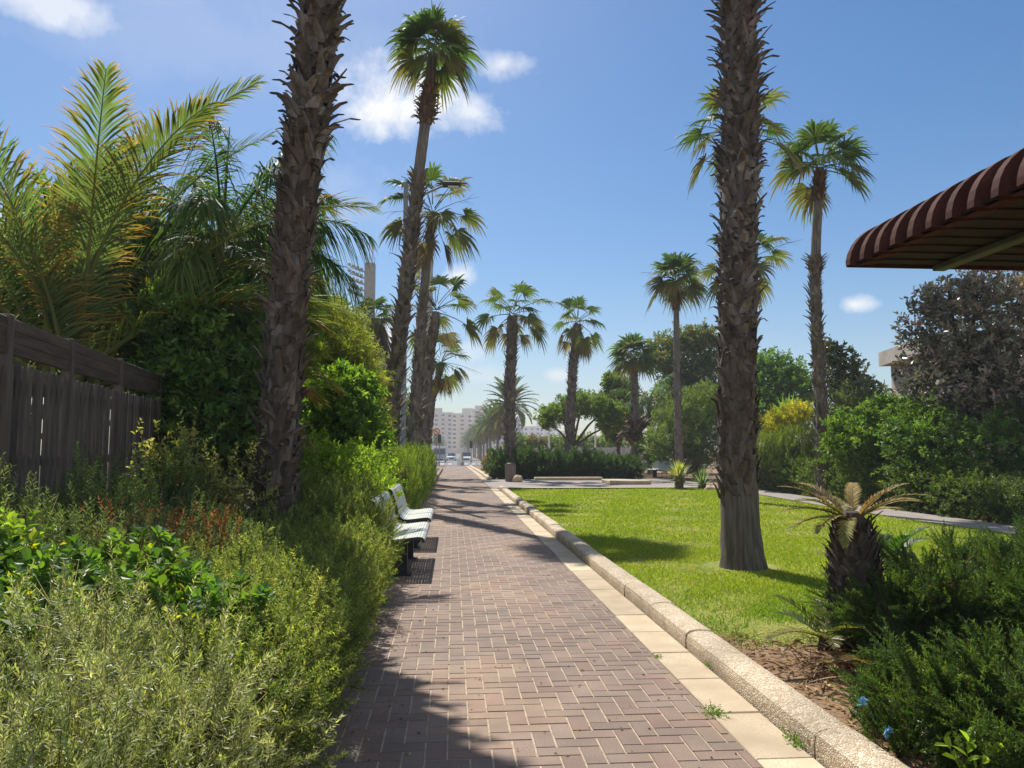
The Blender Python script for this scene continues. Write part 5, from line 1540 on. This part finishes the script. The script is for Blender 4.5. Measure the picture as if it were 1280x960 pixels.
# ------------------------------------------------------------------ street: signs, signals, cars
Y = 82
c = at(545.8, 539.4, Y)
o = thing('traffic_sign', 'round red ringed no turn sign on a thin pole at the street crossing', 'road sign', (c[0], Y, float(G(Y))))
zc = c[2] - float(G(Y))
g = GB(); tube(g, [(0, .05, 0), (0, .05, zc + .3)], .035, 8); g.build('pole', M['metal'], o)


def disc(r, y0, y1, z, mat, nm, par, r_in=0):
    g = GB()
    n = 28
    th = np.linspace(0, 2 * math.pi, n, endpoint=False)
    v = [(r * math.cos(a), y, z + r * math.sin(a)) for y in (y0, y1) for a in th]
    g.add(v, [list(range(n)), list(range(n, 2 * n))[::-1]] + [[i, n + i, n + (i + 1) % n, (i + 1) % n] for i in range(n)])
    return g.build(nm, mat, par)


pl_ = disc(.36, 0, .02, zc, M['red'], 'plate', o)
disc(.26, -.006, -.002, zc, M['signyel'], 'sign_face', pl_)
g = GB()
box(g, (-.03, -.014, zc - .16), (.03, -.009, zc + .06)); box(g, (-.15, -.0141, zc + .03), (.03, -.0091, zc + .09))
g.add([(-.22, -.012, zc + .06), (-.13, -.012, zc + .15), (-.13, -.012, zc - .03), (-.22, -.008, zc + .06), (-.13, -.008, zc + .15), (-.13, -.008, zc - .03)], [[0, 1, 2], [5, 4, 3], [0, 3, 4, 1], [1, 4, 5, 2], [2, 5, 3, 0]])
g.build('arrow', M['black'], pl_)
g = GB()
v = np.array([(-.20, -.016, .15), (-.15, -.016, .20), (.20, -.016, -.15), (.15, -.016, -.20)])
v2 = v + np.array([0, .004, 0]); vv = np.concatenate([v, v2]) + np.array([0, 0, zc])
g.add(vv, [[0, 1, 2, 3], [7, 6, 5, 4], [0, 4, 5, 1], [1, 5, 6, 2], [2, 6, 7, 3], [3, 7, 4, 0]]); g.build('slash', M['red'], pl_)


def signal(label, px, pyt, Y):
    c = at(px, pyt, Y); zb = float(G(Y)); zt_ = c[2] - zb
    o = thing('traffic_light', label, 'traffic light', (c[0], Y, zb), 0, 'traffic lights at the crossing')
    g = GB(); tube(g, [(0, 0, 0), (0, 0, zt_)], .06, 8); g.build('pole', M['metal'], o)
    g = GB(); box(g, (-.17, -.14, zt_ - .95), (.17, .14, zt_), bev=.03); h = g.build('signal_head', M['black'], o)
    for k, mm in enumerate(('darkmetal', 'darkmetal', 'darkmetal')): disc(.1, -.16, -.143, zt_ - .17 - k * .3, M[mm], 'lens', h)


signal('traffic light head below the round sign at the street crossing', 549.3, 543, 84)
signal('traffic light on a pale pole right of the parked white car', 589, 551, 99)


def car(label, px, Y, mat, van=False, h=1.45, w=1.78, ln=4.2, front=True):
    x = gx(px, Y); z = float(G(Y)) + .016
    o = thing('van' if van else 'car', label, 'van' if van else 'car', (x, Y, z), 0, 'vehicles on the street')
    g = GB()
    if van:
        body = [(0, .3), (0, 1.15), (.25, 1.25), (.7, h), (ln, h), (ln, .3)]
        wins = [(.24, 1.28, .66, h - .1)]
    else:
        body = [(0, .28), (-.02, .62), (.08, .76), (1.1, .92), (ln - .55, .95), (ln, .85), (ln, .3)]
        g2 = GB()
    extrude_x(g, body, -w / 2, w / 2, inset=.06)
    g.build('body', mat, o)
    if not van:
        g = GB()
        cab = [(.95, .93), (1.75, h), (ln - 1.25, h), (ln - .5, .95)]
        v = []
        for xx, s_ in ((-w / 2 + .06, 1), (w / 2 - .06, 1)):
            sg = -1 if xx < 0 else 1
            v += [(xx, cab[0][0], cab[0][1]), (xx - sg * .16, cab[1][0], cab[1][1]), (xx - sg * .16, cab[2][0], cab[2][1]), (xx, cab[3][0], cab[3][1])]
        g.add(v, [[0, 1, 2, 3], [7, 6, 5, 4], [0, 4, 5, 1], [1, 5, 6, 2], [2, 6, 7, 3]])
        cb_ = g.build('cabin', M['glassdark'], o)
        g = GB(); box(g, (-w / 2 + .2, 1.7, h + .003), (w / 2 - .2, ln - 1.2, h + .03), bev=.012); g.build('roof', mat, o)
    else:
        g = GB(); v = [(-w / 2 + .12, .235, 1.27), (w / 2 - .12, .235, 1.27), (w / 2 - .16, .655, h - .08), (-w / 2 + .16, .655, h - .08)]
        v = np.array(v) + np.array([0, -.02, .0]); v2 = v + np.array([0, .03, 0])
        g.add(np.concatenate([v, v2]), [[0, 1, 2, 3], [7, 6, 5, 4], [0, 4, 5, 1], [1, 5, 6, 2], [2, 6, 7, 3], [3, 7, 4, 0]]); g.build('windscreen', M['glassdark'], o)
    wm = GB()
    th = np.linspace(0, 2 * math.pi, 18, endpoint=False)
    v = [(xx, .32 * math.cos(a), .32 * math.sin(a)) for xx in (-.1, .1) for a in th]
    wm.add(v, [list(range(18)), list(range(18, 36))[::-1]] + [[i, 18 + i, 18 + (i + 1) % 18, (i + 1) % 18] for i in range(18)])
    me = wm.mesh('wheel', M['tyre'])
    for sx in (-1, 1):
        for yy in (.75, ln - .8): inst('wheel', me, o, (sx * (w / 2 - .08), yy, .32))
    g = GB(); box(g, (-.14, -.05, .0), (.14, -.03, .14), bev=.008); hm = g.mesh('headlight', M['lamp'])
    for sx in (-1, 1): inst('headlight', hm, o, (sx * (w / 2 - .28), 0 if not van else -.0, .58))
    g = GB(); box(g, (-.45, -.055, .36), (.45, -.03, .56), bev=.008); g.build('grille', M['black'], o)


car('white car driving head on down the middle of the street', 564.5, 150, M['carwhite'])
car('white hatchback waiting right of the brown bollard', 583, 128, M['carwhite'], h=1.6)
car('grey van with wide dark windscreen left on the street', 549.5, 118, M['cargrey'], True, 2.2, 1.95, 5.0)
Y = 86
b = at(578, 560, Y)
o = thing('bollard', 'brown stone bollard standing at the street end of the path', 'bollard', (b[0], Y, float(G(Y))))
g = GB(); tube(g, [(0, 0, 0), (0, 0, .35), (0, 0, .38), (0, 0, 1.35), (0, 0, 1.42)], (.22, .22, .13, .12, .05), 12); g.build('shaft', M['stone'], o)
Y = 92
o = thing('barrier', 'white slanted roadside barrier beside the brown bollard', 'barrier', (gx(574.5, Y), Y, float(G(Y))))
g = GB(); prism(g, [(-.35, -.2), (.3, -.2), (.3, .2), (-.35, .2)], 0, .25); g.add([(-.3, -.15, .25), (.25, -.15, .25), (.25, .15, .25), (-.3, .15, .25), (.2, -.1, 1.5), (.25, -.1, 1.5), (.25, .1, 1.5), (.2, .1, 1.5)], [[0, 1, 5, 4], [1, 2, 6, 5], [2, 3, 7, 6], [3, 0, 4, 7], [4, 5, 6, 7]]); g.build('body', M['white'], o)
Y = 175
o = thing('white_canopy', 'white canopy roof on posts beyond the grey van', 'canopy', (gx(547, Y), Y, float(G(Y))))
g = GB(); box(g, (-1.8, -2, 1.9), (1.8, 2, 3.0), bev=.1); g.build('roof', M['white'], o)
for sx in (-1.5, 1.5):
    g = GB(); box(g, (sx - .08, -1.6, 0), (sx + .08, -1.44, 1.92)); g.build('post', M['white'], o)

# info sign by the far bench
Y = 41
b = at(824, 574, Y)
o = thing('notice_board', 'blue and white notice board behind the far bench', 'sign', (b[0], Y, 0))
g = GB(); box(g, (-.19, -.02, b[2] - .28), (.19, .02, b[2] + .30), bev=.01); pn = g.build('board', M['white'], o)
g = GB(); box(g, (-.15, -.026, b[2] - .2), (.15, -.0215, b[2] + .12)); g.build('picture', M['blue'], pn)
g = GB(); tube(g, [(-.15, .03, 0), (-.15, .03, b[2] + .2)], .025, 6); tube(g, [(.15, .03, 0), (.15, .03, b[2] + .2)], .025, 6); g.build('post', M['metal'], o)

# ------------------------------------------------------------------ buildings
WINM = None


def block(name, label, px0, px1, pyt, Y, col, floors, depth=14, steps=(), bays=None, grp='apartment blocks at the end of the street', balc=True):
    x0, x1 = gx(px0, Y), gx(px1, Y)
    zt_ = at((px0 + px1) / 2, pyt, Y)[2]; zb = float(G(Y))
    w = x1 - x0; H = zt_ - zb
    o = thing(name, label, 'building', ((x0 + x1) / 2, Y, zb), 0, grp)
    g = GB(); box(g, (-w / 2, 0, -.5), (w / 2, depth, H), col); g.build('wall', M['render'], o)
    for (a, b_, hh) in steps:
        g = GB(); box(g, (-w / 2 + a * w, .6, H + .004), (-w / 2 + b_ * w, depth * .7, H + hh), col); g.build('rooftop_room', M['render'], o)
    g = GB()
    box(g, (-w / 2 - .15, -.15, H + .002), (w / 2 + .15, .1, H + .8), np.array(col) * 1.05)
    g.build('parapet', M['render'], o)
    bays = bays or max(3, int(w / 5.5))
    fhh = H / floors
    ww, wh = w / bays * .42, fhh * .48
    g = GB(); box(g, (-ww / 2, -.07, 0), (ww / 2, -.01, wh)); wm = g.mesh('window', M['glassdark'])
    g = GB(); box(g, (-ww * .75, -1.2, 0), (ww * .75, -.002, .12), np.array(col) * .95); box(g, (-ww * .75, -1.2, .121), (ww * .75, -1.1, 1.0), np.array(col) * 1.05); bm_ = g.mesh('balcony', M['render'])
    cnt = 0
    for fl in range(1, floors):
        for k in range(bays):
            if cnt > 88: break
            x = -w / 2 + (k + .5) * w / bays
            if balc and k % 3 == 1: inst('balcony', bm_, o, (x, 0, fl * fhh + .1))
            inst('window', wm, o, (x, 0, fl * fhh + fhh * .28)); cnt += 1
    return o


BE, WH, GY = (.64, .57, .48), (.72, .71, .69), (.5, .48, .46)
block('apartment_building', 'beige stepped apartment block left of the street palms', 541, 566, 517, 480, BE, 9, steps=((.0, .45, 3.5),))
block('apartment_building', 'long pale apartment block directly behind the far street palms', 563, 592, 518, 500, (.60, .54, .46), 9, steps=((.5, 1, 4.0),))
block('apartment_building', 'taller beige apartment block behind the middle street palms', 590, 626, 513, 470, BE, 10, steps=((.1, .5, 3),))
block('apartment_building', 'grey side of the apartment block right of the sturdy fan palm', 624, 654, 523, 430, GY, 8, steps=((.2, .6, 2.5),))
block('apartment_building', 'low white apartment block right of the grey block', 654, 676, 534, 560, WH, 6)
block('apartment_building', 'white terraced block with raised grey top floor', 672, 698, 529, 600, WH, 7, steps=((.3, .9, 4.5),))
block('apartment_building', 'low white block half hidden by the curved fan palm', 696, 716, 540, 580, WH, 5)
block('apartment_building', 'white block glimpsed behind the flat topped tree', 716, 760, 546, 620, WH, 5)
# concrete house on the right
o = thing('concrete_house', 'grey flat roofed concrete house behind the bronze leaved tree', 'building', (0, 0, 0))
Apt, Bpt = at(1098, 441, 33), at(1168, 407, 27)
dv = unit((Bpt - Apt) * np.array([1, 1, 0])); pv = np.array([-dv[1], dv[0], 0])
if pv[0] < 0: pv = -pv
C1, D1 = Bpt + pv * 9, Apt + pv * 9
zr = Apt[2]
g = GB(); prism(g, [tuple((Apt + dv * .3 + pv * .4)[:2]), tuple((D1 + dv * .3)[:2]), tuple(C1[:2]), tuple((Bpt + pv * .4)[:2])][::-1], -.1, zr - .62, (1.15, 1.12, 1.06)); g.build('wall', M['conc'], o)
g = GB(); prism(g, [tuple(Apt[:2]), tuple(D1[:2]), tuple(C1[:2]), tuple(Bpt[:2])][::-1], zr - .618, zr, (1.25, 1.22, 1.16)); rf = g.build('roof', M['conc'], o)
q = Apt + dv * 2.2 + pv * .8
g = GB(); tube(g, [(q[0], q[1], zr), (q[0], q[1], zr + 1.5)], .04, 6); g.build('antenna', M['metal'], rf)

# ------------------------------------------------------------------ air
g = GB()
box(g, (-260, -30, -1.7), (260, 760, 60))
hz_m, hnt, hout = newmat('pale_haze_air')
pv_ = nd(hnt, 'ShaderNodeVolumePrincipled')
pv_.inputs['Color'].default_value = (.9, .94, 1, 1)
pv_.inputs['Density'].default_value = .0009
hnt.links.new(pv_.outputs[0], hout.inputs['Volume'])
tag(g.build('haze', hz_m), kind='stuff')
# ------------------------------------------------------------------ light and sky
EL, AZ = rad(51), rad(16)      # sun ahead of the camera, to the left of the path
sun = bpy.data.lights.new('Sun', 'SUN')
sun.energy = 5.0; sun.angle = rad(.53); sun.color = (1, .95, .87)
so = bpy.data.objects.new('Sun', sun); COL.objects.link(so)
sd = Vector((-math.sin(AZ) * math.cos(EL), math.cos(AZ) * math.cos(EL), math.sin(EL)))
so.rotation_euler = sd.to_track_quat('Z', 'Y').to_euler()
so.location = (-5, 10, 30)

w = bpy.data.worlds.new('World'); scene.world = w; w.use_nodes = True
nt = w.node_tree
for n_ in list(nt.nodes): nt.nodes.remove(n_)
out = nd(nt, 'ShaderNodeOutputWorld'); bg = nd(nt, 'ShaderNodeBackground')
sky = nd(nt, 'ShaderNodeTexSky'); sky.sky_type = 'NISHITA'; sky.sun_disc = False
sky.sun_elevation = EL; sky.sun_rotation = -AZ
sky.air_density = 1.0; sky.dust_density = 0.6; sky.ozone_density = 2.6; sky.altitude = 20
bg.inputs[1].default_value = .08
tc = nd(nt, 'ShaderNodeTexCoord')
nz = nd(nt, 'ShaderNodeTexNoise'); nz.inputs['Scale'].default_value = 9; nz.inputs['Detail'].default_value = 9; nz.inputs['Roughness'].default_value = .62
nt.links.new(tc.outputs['Generated'], nz.inputs['Vector'])


def vm(op, a, b_=None):
    n_ = nd(nt, 'ShaderNodeVectorMath', operation=op)
    for i, q in enumerate((a, b_)):
        if q is None: continue
        if isinstance(q, (tuple, list, np.ndarray)): n_.inputs[i].default_value = tuple(float(k) for k in q)
        else: nt.links.new(q, n_.inputs[i])
    return n_


def mth(op, a, b_=None, c_=None, clamp=False):
    n_ = nd(nt, 'ShaderNodeMath', operation=op); n_.use_clamp = clamp
    for i, q in enumerate((a, b_, c_)):
        if q is None: continue
        if isinstance(q, (int, float)): n_.inputs[i].default_value = q
        else: nt.links.new(q, n_.inputs[i])
    return n_.outputs[0]


acc = None
# clouds: a direction, half width and half height (radians), opacity
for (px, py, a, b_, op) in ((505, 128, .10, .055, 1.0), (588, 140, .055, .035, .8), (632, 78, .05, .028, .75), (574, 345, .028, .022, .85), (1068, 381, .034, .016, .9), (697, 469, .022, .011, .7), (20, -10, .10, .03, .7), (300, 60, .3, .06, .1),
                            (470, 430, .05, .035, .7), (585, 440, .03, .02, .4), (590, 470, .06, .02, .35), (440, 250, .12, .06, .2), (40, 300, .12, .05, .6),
                            ((.5, -1, .5), 0, .7, .35, .9), ((-.8, -.8, .6), 0, .6, .35, .9), ((1, -.2, .5), 0, .5, .3, .9), ((.3, -.5, 1), 0, .5, .4, .9), ((-1.2, -.1, .45), 0, .35, .25, .9), ((-.1, -1, .35), 0, .5, .25, .9)):  # unseen clouds behind and above the camera, added as white front fill
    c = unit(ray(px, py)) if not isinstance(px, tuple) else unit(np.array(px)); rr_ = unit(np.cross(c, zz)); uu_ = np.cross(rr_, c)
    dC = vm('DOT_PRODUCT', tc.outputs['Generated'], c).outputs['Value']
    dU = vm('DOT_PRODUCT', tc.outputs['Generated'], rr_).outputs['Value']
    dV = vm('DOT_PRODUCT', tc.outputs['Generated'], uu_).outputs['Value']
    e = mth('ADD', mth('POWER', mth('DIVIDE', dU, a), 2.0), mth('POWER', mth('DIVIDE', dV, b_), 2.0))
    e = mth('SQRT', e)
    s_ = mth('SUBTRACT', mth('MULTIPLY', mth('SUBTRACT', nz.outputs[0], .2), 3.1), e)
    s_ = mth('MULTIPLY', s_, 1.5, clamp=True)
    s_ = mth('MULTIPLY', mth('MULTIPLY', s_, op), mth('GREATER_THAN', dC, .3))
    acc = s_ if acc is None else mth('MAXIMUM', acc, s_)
mxc = nd(nt, 'ShaderNodeMix', data_type='RGBA')
hs = nd(nt, 'ShaderNodeHueSaturation'); hs.inputs['Saturation'].default_value = 1.38
nt.links.new(sky.outputs[0], hs.inputs['Color'])
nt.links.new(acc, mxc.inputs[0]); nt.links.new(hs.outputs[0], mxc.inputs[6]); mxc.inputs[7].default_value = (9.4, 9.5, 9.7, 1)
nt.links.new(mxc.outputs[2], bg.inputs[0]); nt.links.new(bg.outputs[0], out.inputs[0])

scene.view_settings.view_transform = 'Standard'
scene.view_settings.look = 'None'
scene.view_settings.exposure = 0.48
scene.view_settings.gamma = 1
scene.cycles.max_bounces = 8
scene.cycles.diffuse_bounces = 6
scene.cycles.transmission_bounces = 6
